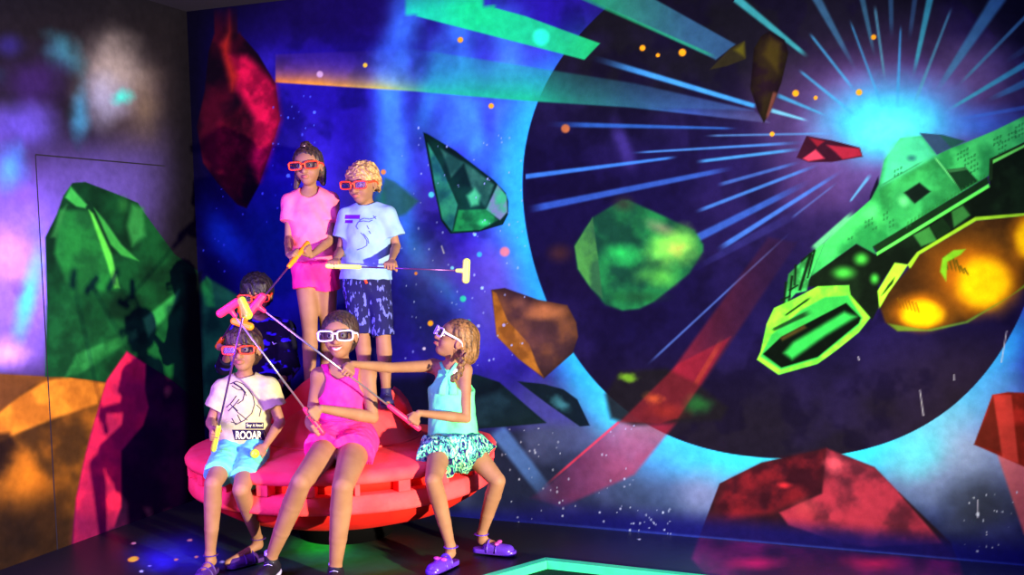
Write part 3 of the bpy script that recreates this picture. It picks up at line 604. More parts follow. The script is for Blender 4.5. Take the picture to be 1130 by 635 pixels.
# ------------------------------------------------------------------ smooth solids (signed distance + surface nets)
V3 = lambda v: np.array(v, dtype=np.float32)
class Solid:
    def __init__(s, h=.0038, noise=None): s.ops = []; s.h = h; s.noise = noise
    def _bb(s, pts, r): pts = np.array(pts); return pts.min(0)-r, pts.max(0)+r
    def cone(s, a, b, ra, rb, k=.012, op='u', clip=(), fl=None):
        """round cone a->b; fl=(axis, factor) squashes it along an axis"""
        a, b = V3(a), V3(b); R = max(ra, rb)
        def f(X):
            ba = b-a; L = max(float(ba@ba), 1e-10); t = np.clip(((X-a)@ba)/L, 0, 1)
            q = X-a-t[..., None]*ba
            if fl is not None:
                ax = V3(fl[0]); c = q@ax; q = q + c[..., None]*ax*(1/fl[1]-1)
            return (np.sqrt((q*q).sum(-1)) - (ra+(rb-ra)*t))*(fl[1] if fl is not None and fl[1] < 1 else 1)
        s.ops.append((f, s._bb([a, b], R*(max(1, fl[1]) if fl else 1)+k+.012), k, op, clip)); return s
    def ecap(s, a, b, ra, rb, fr, k=.02, op='u', clip=()):
        """elliptic capsule; ra,rb=(half width, half depth); fr=(right, front, up)"""
        a, b = V3(a), V3(b); r_, f_, u_ = [V3(q) for q in fr]
        def f(X):
            ba = b-a; L = max(float(ba@ba), 1e-10); t = np.clip(((X-a)@ba)/L, 0, 1); q = X-a-t[..., None]*ba
            w = ra[0]+(rb[0]-ra[0])*t; d = ra[1]+(rb[1]-ra[1])*t; m = np.minimum(w, d)
            e = np.sqrt((q@r_/w)**2+(q@f_/d)**2+(q@u_/m)**2)
            return (e-1)*m
        R = max(*ra, *rb); s.ops.append((f, s._bb([a, b], R+k+.012), k, op, clip)); return s
    def ell(s, c, rad, fr, k=.012, op='u', clip=()):
        c = V3(c); M = np.stack([V3(q) for q in fr]); rad = V3(rad)
        def f(X):
            q = (X-c)@M.T; k0 = np.sqrt(((q/rad)**2).sum(-1)); k1 = np.sqrt(((q/rad**2)**2).sum(-1))+1e-9
            return k0*(k0-1)/k1
        s.ops.append((f, s._bb([c], float(rad.max())+k+.012), k, op, clip)); return s
    def plane(s, p, n): s.ops.append(('plane', V3(p), V3(Vector(n).normalized()))); return s
    def mesh(s, name):
        h = s.h; bbs = [o[1] for o in s.ops if o[0] != 'plane' and o[3] == 'u']
        lo = np.min([b[0] for b in bbs], 0)-2*h; hi = np.max([b[1] for b in bbs], 0)+2*h
        n = np.ceil((hi-lo)/h).astype(int)+1
        G = np.full(tuple(n), 9.0, np.float32)
        ax = [lo[i]+h*np.arange(n[i], dtype=np.float32) for i in range(3)]
        for o in s.ops:
            if o[0] == 'plane':
                _, p, nn = o
                d = ((ax[0]-p[0])*nn[0])[:, None, None]+((ax[1]-p[1])*nn[1])[None, :, None]+((ax[2]-p[2])*nn[2])[None, None, :]
                G = np.maximum(G, d); continue
            f, bb, k, op, clip = o
            i0 = np.clip(((bb[0]-lo)/h).astype(int), 0, n-1); i1 = np.clip(((bb[1]-lo)/h).astype(int)+2, 1, n)
            if (i1 <= i0).any(): continue
            sl = tuple(slice(i0[i], i1[i]) for i in range(3))
            X = np.stack(np.meshgrid(*[ax[i][sl[i]] for i in range(3)], indexing='ij'), -1)
            d = f(X)
            for (p, nn) in clip: d = np.maximum(d, (X-V3(p))@V3(Vector(nn).normalized()))
            g = G[sl]
            if op == 'u':
                hh = np.clip(.5+.5*(g-d)/k, 0, 1); G[sl] = g*(1-hh)+d*hh-k*hh*(1-hh)
            else:
                hh = np.clip(.5-.5*(g+d)/k, 0, 1); G[sl] = g*(1-hh)-d*hh+k*hh*(1-hh)
        if s.noise:
            amp, sc_, st = s.noise
            near = abs(G) < .03; I = np.nonzero(near)
            x = ax[0][I[0]]/sc_*st[0]; y = ax[1][I[1]]/sc_*st[1]; z = ax[2][I[2]]/sc_*st[2]
            G[I] += amp*(np.sin(x+1.7*np.sin(z*.9+y))*np.sin(y*1.1+z*.7+1.3*np.sin(x*.8))+.5*np.sin(2.1*x+1.9*z+y)).astype(np.float32)
        return surfnet(name, G, lo, h)

def surfnet(name, G, lo, h):
    S = G < 0; n = np.array(G.shape)
    cnt = np.zeros(tuple(n-1), np.int8)
    cs = [(i, j, k) for i in (0, 1) for j in (0, 1) for k in (0, 1)]
    for (i, j, k) in cs: cnt += S[i:n[0]-1+i, j:n[1]-1+j, k:n[2]-1+k]
    I = np.argwhere((cnt > 0) & (cnt < 8)); idx = np.full(tuple(n-1), -1, np.int32); idx[I[:, 0], I[:, 1], I[:, 2]] = np.arange(len(I))
    acc = np.zeros((len(I), 3), np.float32); num = np.zeros(len(I), np.float32)
    val = {c: G[I[:, 0]+c[0], I[:, 1]+c[1], I[:, 2]+c[2]] for c in cs}
    for c in cs:
        for a in range(3):
            if c[a]: continue
            c2 = list(c); c2[a] = 1; c2 = tuple(c2); v0, v1 = val[c], val[c2]; m = (v0 < 0) != (v1 < 0)
            t = np.where(m, v0/np.where(m, v0-v1, 1), 0); q = np.array(c, np.float32)[None, :].repeat(len(I), 0); q[:, a] = t
            acc += q*m[:, None]; num += m
    V = lo[None, :]+h*(I+acc/np.maximum(num, 1)[:, None])
    quads = []
    for a in range(3):
        b, c = (a+1) % 3, (a+2) % 3
        s0 = [slice(None)]*3; s1 = [slice(None)]*3; s0[a] = slice(0, -1); s1[a] = slice(1, None)
        A0, A1 = S[tuple(s0)], S[tuple(s1)]; E = np.argwhere(A0 != A1)
        ok = (E[:, b] > 0) & (E[:, c] > 0) & (E[:, b] < n[b]-1) & (E[:, c] < n[c]-1); E = E[ok]
        def cell(db, dc):
            e = E.copy(); e[:, b] += db; e[:, c] += dc; return idx[e[:, 0], e[:, 1], e[:, 2]]
        q = np.stack([cell(-1, -1), cell(0, -1), cell(0, 0), cell(-1, 0)], 1)
        flip = ~A0[E[:, 0], E[:, 1], E[:, 2]]; q[flip] = q[flip][:, ::-1]; quads.append(q)
    return from_arrays(name, V, np.concatenate(quads))

# ------------------------------------------------------------------ shared materials
RED = mat('neon_red_foam', (255, 84, 90), .75, .15, rgb2=(252, 66, 76), scale=9, bump=.25, bscale=90, bdist=.006)
REDD = mat('dark_red_shell', (235, 34, 20), .8, .2, rgb2=(200, 24, 18), scale=6, bump=.2, bscale=50, bdist=.006)
BLK = mat('black_plinth', (5, 5, 6), .9, .05)
EX, EY, EZ = Vector((1, 0, 0)), Vector((0, 1, 0)), Vector((0, 0, 1))

# ------------------------------------------------------------------ flying saucer seat
SC = P(379, 485, 5.45); SC = Vector((SC.x, SC.y, 0)); SR = .785
sau = empty('saucer_seat', SC); tag(sau, 'round neon red flying saucer seat with a domed middle, under all the children', 'seat')
m = MB(); m.lathe([(.36, .512), (.44, .508), (.60, .498), (.74, .482), (.775, .472), (.79, .452), (.788, .435), (.782, .424), (.70, .420), (.40, .424)], SC); m.build('top_slab', RED, sau)
m = MB(); m.lathe([(.40, .43), (.715, .425), (.712, .372), (.40, .37)], SC); m.build('recessed_band', REDD, sau)
m = MB(); m.lathe([(.40, .372), (.76, .372), (.775, .366), (.778, .300), (.770, .285), (.72, .280), (.40, .285)], SC); m.build('lower_slab', RED, sau)
m = MB(); m.lathe([(.73, .284), (.70, .235), (.60, .175), (.45, .13), (.30, .10), (.0, .095)], SC); m.build('hull_underside', REDD, sau)
m = MB(); m.lathe([(.0, .0), (.24, .0), (.24, .14), (0, .14)], SC); m.build('plinth', BLK, sau)
m = MB(); m.lathe([(.0, .685), (.17, .683), (.235, .672), (.285, .640), (.325, .590), (.352, .545), (.372, .520), (.395, .512), (.398, .495), (.0, .49)], SC); m.build('dome', RED, sau)
for i in range(22):       # posts standing in the recess of the rim
    a = math.radians(186 + i*16.2); c = SC + Vector((.745*math.cos(a), .745*math.sin(a), .398))
    r_ = Vector((math.cos(a), math.sin(a), 0)); t_ = Vector((-r_.y, r_.x, 0))
    b = MB(); b.box(c, (r_, t_, EZ), (.034, .030 if i % 3 else .012, .028)); b.build('post', RED, sau, False, .004)
def fin(pts, d, th, name='fin'):
    # a thick curved blade of foam: outline in pixels at depth d, extruded in depth
    m = MB(); n = len(pts); V = [P(x, y, d) for x, y in pts] + [P(x, y, d) + Vector((0, th, 0)) for x, y in pts]
    Fc = [tuple(range(n)), tuple(range(2*n-1, n-1, -1))] + [(i, (i+1) % n, n+(i+1) % n, n+i) for i in range(n)]
    m.add(V, Fc); m.build(name, RED, sau, False, .012)
fin([(431, 430), (439, 436), (447, 446), (453, 460), (457, 474), (436, 476), (431, 462)], 5.36, .16)
fin([(296, 468), (300, 455), (314, 442), (332, 424), (347, 413), (354, 440), (352, 470)], 5.30, .14)
b = MB(); b.tube([SC + Vector((.40*math.cos(math.radians(t)), .40*math.sin(math.radians(t)), .512)) for t in range(0, 360, 5)], .007, 8, True); b.build('seam_cord', RED, sau)

# ------------------------------------------------------------------ people
SKIN = mat('skin_tanned', (154, 113, 84), .6, .25, rgb2=(142, 101, 73), scale=12, bump=.05, bscale=220)
LIPS = mat('lips', (186, 100, 88), .5, .3)
EYEW = mat('eye_white', (225, 222, 215), .3, .5); IRIS = mat('iris_brown', (46, 30, 22), .2, .6)
TEETH = mat('teeth', (240, 236, 228), .3, .5)
HAIRS = {'dark': mat('hair_dark_brown', (74, 52, 42), .5, .4, rgb2=(30, 20, 18), scale=90, stretch=(1, 1, .15), bump=.6, bscale=130, bdist=.01),
         'black': mat('hair_near_black', (36, 28, 30), .5, .4, rgb2=(16, 12, 14), scale=90, stretch=(1, 1, .15), bump=.6, bscale=130, bdist=.01),
         'blond': mat('hair_blond', (206, 172, 112), .55, .3, rgb2=(140, 102, 58), scale=60, bump=.8, bscale=90, bdist=.012),
         'light': mat('hair_light_brown', (150, 108, 60), .5, .4, rgb2=(62, 40, 26), scale=80, stretch=(1, 1, .12), bump=.6, bscale=120, bdist=.01)}
def clear_mat(name, rgb, alpha):
    m = mat(name, rgb, .2, .4); b = m.node_tree.nodes['Principled BSDF']; b.inputs['Alpha'].default_value = alpha; return m
LENS = clear_mat('tinted_lens', (30, 24, 44), .38)

class Fr:            # head / body frame
    def __init__(s, c, yaw=0, pitch=0, roll=0, k=1.0):
        y, p_ = math.radians(yaw), math.radians(pitch)
        f = Vector((math.sin(y)*math.cos(p_), -math.cos(y)*math.cos(p_), math.sin(p_)))
        x = EZ.cross(f).normalized(); u = f.cross(x).normalized()
        R = Matrix.Rotation(math.radians(roll), 3, f); x = R @ x; u = R @ u
        s.x, s.f, s.u, s.c, s.k = x, f, u, Vector(c), k
    def __call__(s, x, y, z): return s.c + (s.x*x + s.f*y + s.u*z)*s.k
    @property
    def ax(s): return (s.x, s.f, s.u)

def head_sdf(b, h):
    k = h.k; A = h.ax; e = lambda c, r, kk=.012, op='u': b.ell(h(*c), [q*k for q in r], A, kk*k, op)
    e((0, -.012, .026), (.072, .088, .074), .02); e((0, .016, -.028), (.057, .062, .068), .03); e((0, .046, -.082), (.022, .02, .017), .03)
    e((.030, .047, -.036), (.024, .024, .024), .02); e((-.030, .047, -.036), (.024, .024, .024), .02); e((0, .045, .028), (.052, .034, .03), .03)
    for s in (-1, 1):
        e((s*.031, .093, .001), (.017, .013, .011), .010, 's')
        e((s*.073, -.006, -.010), (.009, .019, .028), .008); e((s*.079, .000, -.010), (.004, .010, .017), .006, 's')
        e((s*.011, .082, -.033), (.008, .008, .006), .006)
    b.cone(h(0, .074, .002), h(0, .093, -.030), .0075*k, .0115*k, .010*k)
    e((0, .079, -.053), (.020, .010, .0055), .006); e((0, .076, -.063), (.017, .010, .006), .006)

def hand_sdf(b, wrist, d, n, thumb, s=1.0, curls=(20, 25, 20), spread=.06, tcurl=25, h=None):
    """palm, four unequal fingers with two knuckle bends, thumb from the side of the palm"""
    d = d.normalized(); n = (n - d*n.dot(d)).normalized(); t = d.cross(n); t = t if t.dot(thumb) > 0 else -t
    b.ecap(wrist + d*.012*s, wrist + d*.052*s, (.018*s, .011*s), (.030*s, .0105*s), (t, n, d), .010)
    b.cone(wrist + d*.02*s + t*.014*s + n*.006*s, wrist + d*.045*s + t*.022*s + n*.005*s, .012*s, .010*s, .008)
    for i, L in enumerate((.050, .056, .052, .041)):
        off = (.0235-.0158*i)*s; p = wrist + d*(.058-.003*abs(i-1.2))*s + t*off; a = 0; r = (.0074-.0004*i)*s
        dd = (d + t*spread*(1.5-i)).normalized()
        b.cone(wrist + d*.035*s + t*off*.9, p, r*1.15, r*1.1, .006)
        for j, q in enumerate((.44, .31, .25)):
            a += math.radians(curls[j]); e = p + (dd*math.cos(a) + n*math.sin(a))*L*q*s
            b.cone(p, e, r, r*.90, .0025); p = e; r *= .92
    p = wrist + d*.018*s + t*.020*s + n*.004*s; a = math.radians(tcurl)
    e1 = p + (t*.62*math.cos(a) + d*.62 + n*.75*math.sin(a)).normalized()*.026*s
    e2 = e1 + (t*.25*math.cos(a) + d*.70 + n*1.0*math.sin(a)).normalized()*.024*s
    b.cone(p, e1, .0105*s, .0088*s, .006); b.cone(e1, e2, .0085*s, .0070*s, .003)

def grip_hand(b, elbow, G, axis, nhint, s=1.0, curls=(72, 74, 50), tcurl=50):
    """a hand closed round a stick that passes through G along axis (axis points to the thumb side); returns the wrist"""
    axis = axis.normalized(); d = (G-elbow); d = (d - axis*d.dot(axis)).normalized()
    n = axis.cross(d).normalized(); n = n if n.dot(nhint) > 0 else -n
    wrist = G - d*.056*s - n*.021*s
    hand_sdf(b, wrist, d, n, axis, s, curls, .0, tcurl); return wrist

def arm_sdf(b, sh, el, wr, k=1.0):
    m_ = el.lerp(wr, .28)
    b.cone(sh, el, .033*k, .0260*k, .02); b.cone(el, m_, .0265*k, .0270*k, .005); b.cone(m_, wr, .0270*k, .0165*k, .004)
def leg_sdf(b, hip, kn, an, toe, k=1.0, foot=True):
    c = kn.lerp(an, .28); back = (hip-kn).cross(an-kn)
    bk = Vector((0, .010*k, 0)); b.cone(hip, kn.lerp(hip, .05), .068*k, .042*k, .03); b.cone(kn, c + bk, .041*k, .042*k, .004)
    b.cone(c + bk, c.lerp(an, .5) + bk*.6, .042*k, .034*k, .004); b.cone(c.lerp(an, .5) + bk*.6, an, .034*k, .0235*k, .004)
    if foot:
        b.cone(an, an + Vector((0, .012, -.035*k)), .024*k, .022*k, .014); b.cone(an + Vector((0, .008, -.04*k)), toe, .021*k, .018*k, .02)

def torso_sdf(b, J, k=1.0, g=0.0, kk=.03, low=True, clipn=()):
    R, Ff, U = J['fr']; pel, ch, nk = J['pelvis'], J['chest'], J['neck']
    wa = pel.lerp(ch, .45)
    if low: b.ecap(pel, wa, (.108*k+g, .082*k+g), (.090*k+g, .070*k+g), J['fr'], kk, clip=clipn)
    b.ecap(wa, ch, (.088*k+g, .070*k+g), (.104*k+g, .074*k+g), J['fr'], kk, clip=clipn)
    b.ecap(ch, ch.lerp(nk, .6), (.104*k+g, .072*k+g), (.082*k+g, .056*k+g), J['fr'], kk, clip=clipn)
    b.cone(J['sa'], nk - U*.02*k, .036*k+g, .040*k+g, kk, clip=clipn); b.cone(J['sb'], nk - U*.02*k, .036*k+g, .040*k+g, kk, clip=clipn)

def frame_of(J):
    U = (J['neck']-J['pelvis']).normalized(); R = (J['sb']-J['sa']); R = (R-U*R.dot(U)).normalized(); Ff = R.cross(U)
    Ff = -U.cross(R) if False else R.cross(U)
    if Ff.y > 0: Ff = -Ff
    J['fr'] = (R, Ff, U)

def face_parts(h, body, smile=False, mouth_z=-.058):
    for s in (-1, 1):
        e = MB().sphere(h(s*.031, .0735, .001), .0125*h.k, h.ax).build('eye', EYEW, body)
        MB().sphere(h(s*.031, .0842, .001), [.0052*h.k, .0026*h.k, .0052*h.k], h.ax).build('iris', IRIS, e)
        pts = [h(s*(.016+.032*t), .090-.012*t*t, .021+.006*math.sin(t*2.4)) for t in (0, .25, .5, .75, 1)]
        MB().tube(pts, [.0014, .0024, .0026, .002, .001], 8).build('eyebrow', HAIRS['dark'], body)
    w = .027 if smile else .016
    up = [h(w*t, .0905-.013*t*t, mouth_z+.004+(.007 if smile else .001)*t*t - (.001 if abs(t) < .2 else 0)) for t in np.linspace(-1, 1, 9)]
    lo = [h(w*t, .0895-.013*t*t, mouth_z-(.010 if smile else .003)+(.015 if smile else .004)*t*t) for t in np.linspace(-1, 1, 9)]
    r = [.0012, .0024, .003, .0034, .0030, .0034, .003, .0024, .0012]
    r = [q*h.k for q in r]
    m = MB(); m.tube(up, r, 8); m.tube(lo, r, 8); m.build('lips', LIPS, body)
    if smile:
        V = []; 
        for t in np.linspace(-1, 1, 9):
            V += [h(w*t*.9, .0905-.013*t*t, mouth_z+.003+.006*t*t), h(w*t*.9, .0900-.013*t*t, mouth_z-.007+.014*t*t)]
        V2 = [v - h.f*.006 for v in V]; Fc = [(2*i, 2*i+1, 2*i+3, 2*i+2) for i in range(8)]
        m = MB(); m.add(V, Fc); m.add(V2, Fc); m.build('teeth', TEETH, body)

def make_glasses(h, mt, parent, name='glasses', w=.076, top=.020, bot=-.020, zoff=.0, inner=.010, y0=.101):
    m = MB(); z0 = (top+bot)/2+zoff; hh = (top-bot)/2
    for s in (-1, 1):
        ctr = s*(inner+w)/2; hw = (w-inner)/2; pts = []
        for i in range(28):
            t = 2*math.pi*i/28; cx_, sx_ = math.cos(t), math.sin(t)
            ex = abs(cx_)**.45*(1 if cx_ > 0 else -1); ez = abs(sx_)**.45*(1 if sx_ > 0 else -1)
            X_ = ctr+hw*ex; pts.append(h(X_, y0-1.6*X_*X_, z0+hh*ez*(1-.10*(abs(X_) < .03)*(ez < 0))+.03*abs(X_)))
        m.tube(pts, .0042*h.k, 8, True, 1.0, h.f)
    m.tube([h(-inner-.001, y0, z0+hh*.45), h(0, y0+.003, z0+hh*.55), h(inner+.001, y0, z0+hh*.45)], .0045*h.k, 8)
    for s in (-1, 1):
        m.tube([h(s*w, y0-1.6*w*w, z0+hh*.6+.002), h(s*(w+.004), y0-.022, z0+hh*.5), h(s*(w+.002), .01, z0+hh*.4), h(s*(w+.001), -.012, z0+.002), h(s*w, -.026, z0-.014)], [.0052*h.k, .006*h.k, .005*h.k, .004*h.k, .003*h.k], 8, False, 1.0)
    g = m.build(name, mt, parent)
    l = MB()
    for s in (-1, 1):
        ctr = s*(inner+w)/2; hw = (w-inner)/2*.96; V = []; k = 24
        for dy in (0, -.0015):
            for i in range(k):
                t = 2*math.pi*i/k; cx_, sx_ = math.cos(t), math.sin(t); X_ = ctr+hw*abs(cx_)**.45*(1 if cx_ > 0 else -1)
                V.append(h(X_, y0+dy-1.6*X_*X_, z0+hh*.96*abs(sx_)**.45*(1 if sx_ > 0 else -1)+.03*abs(X_)))
        l.add(V, [tuple(range(k)), tuple(range(2*k-1, k-1, -1))] + [(i, (i+1) % k, k+(i+1) % k, k+i) for i in range(k)])
    l.build('lens', LENS, g, False); return g

def hair_cap(h, style='short', noise=None, thick=.013, face=(.060, .075, .078), fc=(0, .098, -.034), back=0, hs=.0035):
    b = Solid(hs, noise); k = h.k; A = h.ax
    b.ell(h(0, -.016, .028), [(.074+thick)*k, (.088+thick)*k, (.076+thick)*k], A, .01)
    b.ell(h(0, -.04, -.02), [(.062+thick)*k, (.058+thick)*k, (.06+thick)*k], A, .03)
    return b
def cut_face(b, h, r=(.064, .075, .086), c=(0, .098, -.040), low=-.075, ears=True):
    k = h.k; b.ell(h(*c), [q*k for q in r], h.ax, .012, 's')
    b.ell(h(0, .07, -.10), [.075*k, .10*k, .075*k], h.ax, .012, 's')
    if ears:
        for s in (-1, 1): b.ell(h(s*.08, .008, -.016), [.022*k, .026*k, .032*k], h.ax, .01, 's')
    return b

def bvh_of(*objs):
    V, Pl = [], []
    for o in objs:
        n = len(V); loc = Vector((0, 0, 0)); q = o
        while q: loc = loc + q.location; q = q.parent
        V += [v.co + loc for v in o.data.vertices]; Pl += [tuple(i+n for i in p_.vertices) for p_ in o.data.polygons]
    return BVHTree.FromPolygons(V, Pl)
def drop(bv, px, py, lift=.0015):
    d = ray(px, py).normalized(); hit = bv.ray_cast(CAM, d)
    return (hit[0] - d*lift) if hit[0] else None
def stroke(mb, bv, pts, w, lift=.0015):
    out = []
    for (x0, y0), (x1, y1) in zip(pts[:-1], pts[1:]):
        n = max(2, int(math.hypot(x1-x0, y1-y0)/1.2))
        out += [drop(bv, x0+(x1-x0)*i/n, y0+(y1-y0)*i/n, lift) for i in range(n)]
    out.append(drop(bv, *pts[-1], lift)); out = [q for q in out if q]
    if len(out) > 1: mb.tube(out, w, 6)
def patch(mb, bv, x0, y0, x1, y1, sk=0, lift=.0012, nx=12, ny=4):
    V = []; ok = True
    for j in range(ny+1):
        for i in range(nx+1):
            q = drop(bv, x0+(x1-x0)*i/nx+sk*j/ny, y0+(y1-y0)*j/ny + (x1-x0)*i/nx*0, lift)
            if q is None: return
            V.append(q)
    mb.add(V, [(j*(nx+1)+i, j*(nx+1)+i+1, (j+1)*(nx+1)+i+1, (j+1)*(nx+1)+i) for j in range(ny) for i in range(nx)])
def lettering(mb, bv, text, x, y, size, w, rot=0, lift=.0025, bold=0):
    c = bpy.data.curves.new('lettering', 'FONT'); c.body = text; c.size = 1; c.offset = bold
    o = bpy.data.objects.new('lettering', c); C.objects.link(o); bpy.context.view_layer.update()
    me = o.evaluated_get(bpy.context.evaluated_depsgraph_get()).to_mesh()
    vs = [v.co.copy() for v in me.vertices]; fs_ = [tuple(p_.vertices) for p_ in me.polygons]
    x0 = min(v.x for v in vs); x1 = max(v.x for v in vs); y0 = min(v.y for v in vs); y1 = max(v.y for v in vs)
    V = []
    t = math.radians(rot)
    for v in vs:
        a = (v.x-x0)/(x1-x0)*w; b_ = -(v.y-y0)/(y1-y0)*size
        q = drop(bv, x+a*math.cos(t)-b_*math.sin(t), y+a*math.sin(t)+b_*math.cos(t), lift); V.append(q if q else Vector((0, 5, .5)))
    bpy.data.objects.remove(o); mb.add(V, fs_)

def sandal(an, toe, mt, parent, name='sandal', k=1.0, bow=None):
    d = (toe-an); d.z = 0; d.normalize(); t = Vector((-d.y, d.x, 0)); base = Vector((an.x, an.y, max(toe.z-.028*k, .0))) - d*.018
    fr = (t, d, EZ); z = base.z
    b = Solid(.003); b.ecap(base + EZ*.012, base + d*.155*k + EZ*.012, (.030*k, .03*k), (.036*k, .036*k), fr, .01); b.plane(base + EZ*.022, EZ); b.plane(base + EZ*.0, -EZ)
    o = link(name, b.mesh(name), mt, parent)
    for q, hgt, w in ((.10, .046, .034), (.055, .058, .031)):
        c = base + d*q*k; m = MB(); m.tube([c + t*w*k*math.cos(a) + EZ*(.014 + hgt*.8*k*math.sin(a)) for a in np.linspace(-.1, math.pi+.1, 15)], .0085*k, 8, False, .35, d); m.build('strap', mt, o)
    m = MB(); c = an - d*.004; m.tube([c + t*.028*k*math.cos(a) + d*.030*k*math.sin(a) + EZ*(-.004) for a in np.linspace(0, 2*math.pi, 20)[:-1]], .007*k, 8, True, .4)
    m.build('strap', mt, o)
    up = Solid(.003); up.ecap(base + d*.055*k + EZ*.020, base + d*.15*k + EZ*.018, (.034*k, .036*k), (.037*k, .030*k), fr, .01);
    up.ell(an + EZ*.03, (.034, .045, .030), fr, .006, 's'); up.plane(base + EZ*.012, -EZ); link('upper', up.mesh('upper'), mt, o)
    if bow:
        c = base + d*.10*k + EZ*(.054*k); q = MB()
        for s in (-1, 1): q.sphere(c + t*s*.018*k, (.019*k, .012*k, .009*k), (t, d, EZ))
        q.sphere(c, (.006, .008, .009), (t, d, EZ)); q.build('bow', bow, o)
    return o
def sneaker(an, toe, mt, sole, parent, k=1.0, name='sneaker'):
    d = (toe-an); d.z = 0; d.normalize(); t = Vector((-d.y, d.x, 0)); base = Vector((an.x, an.y, toe.z-.03*k)) - d*.03*k; fr = (t, d, EZ)
    b = Solid(.003); b.ecap(base + EZ*.035*k, base + d*.14*k + EZ*.028*k, (.034*k, .036*k), (.038*k, .038*k), fr, .012)
    b.cone(base + EZ*.04*k + d*.02*k, an + EZ*.004, .032*k, .031*k, .02); b.plane(base + EZ*.004, -EZ); b.plane(an + EZ*.014, EZ)
    o = link(name, b.mesh(name), mt, parent)
    b = Solid(.003); b.ecap(base + EZ*.01, base + d*.145*k + EZ*.01, (.037*k, .037*k), (.041*k, .041*k), fr, .01); b.plane(base + EZ*.02*k, EZ); b.plane(base - EZ*.0, -EZ)
    link('sole', b.mesh('sole'), sole, o)
    m = MB()
    for i in range(4):
        c = base + d*(.055+.02*i)*k + EZ*(.072-.007*i)*k; m.tube([c + t*.018*k - EZ*.003, c + EZ*.003, c - t*.018*k - EZ*.003], .0028*k, 6)
    m.build('laces', sole, o); return o

def cloth(name, rgb, rgb2=None, scale=14, bump=.25, bscale=30, **kw):
    return mat(name, rgb, .85, .15, rgb2=rgb2, scale=scale, bump=bump, bscale=bscale, bdist=.012, **kw)
ORG = mat('neon_orange_plastic', (255, 72, 22), .35, .4); WHT = mat('white_plastic', (236, 232, 255), .35, .4)
INK = mat('shirt_ink', (34, 22, 60), .8, .1); CREAMINK = mat('cream_ink', (240, 236, 190), .8, .1); PURINK = mat('purple_ink', (96, 20, 150), .8, .1)

def joints(**k):
    J = dict(k); frame_of(J); return J
def begin(label, base):
    e = empty('person', base); tag(e, label, 'person', 'children posing with putters'); return e
def finish_body(b, e): return link('body', b.mesh('body'), SKIN, e)
def neck_sdf(b, h, J, k=1.0):
    b.cone(h(0, -.018, -.060), J['neck'] - J['fr'][2]*.015, .033*k, .036*k, .018); b.cone(J['neck'], J['neck']-J['fr'][2]*.03, .038*k, .05*k, .03)

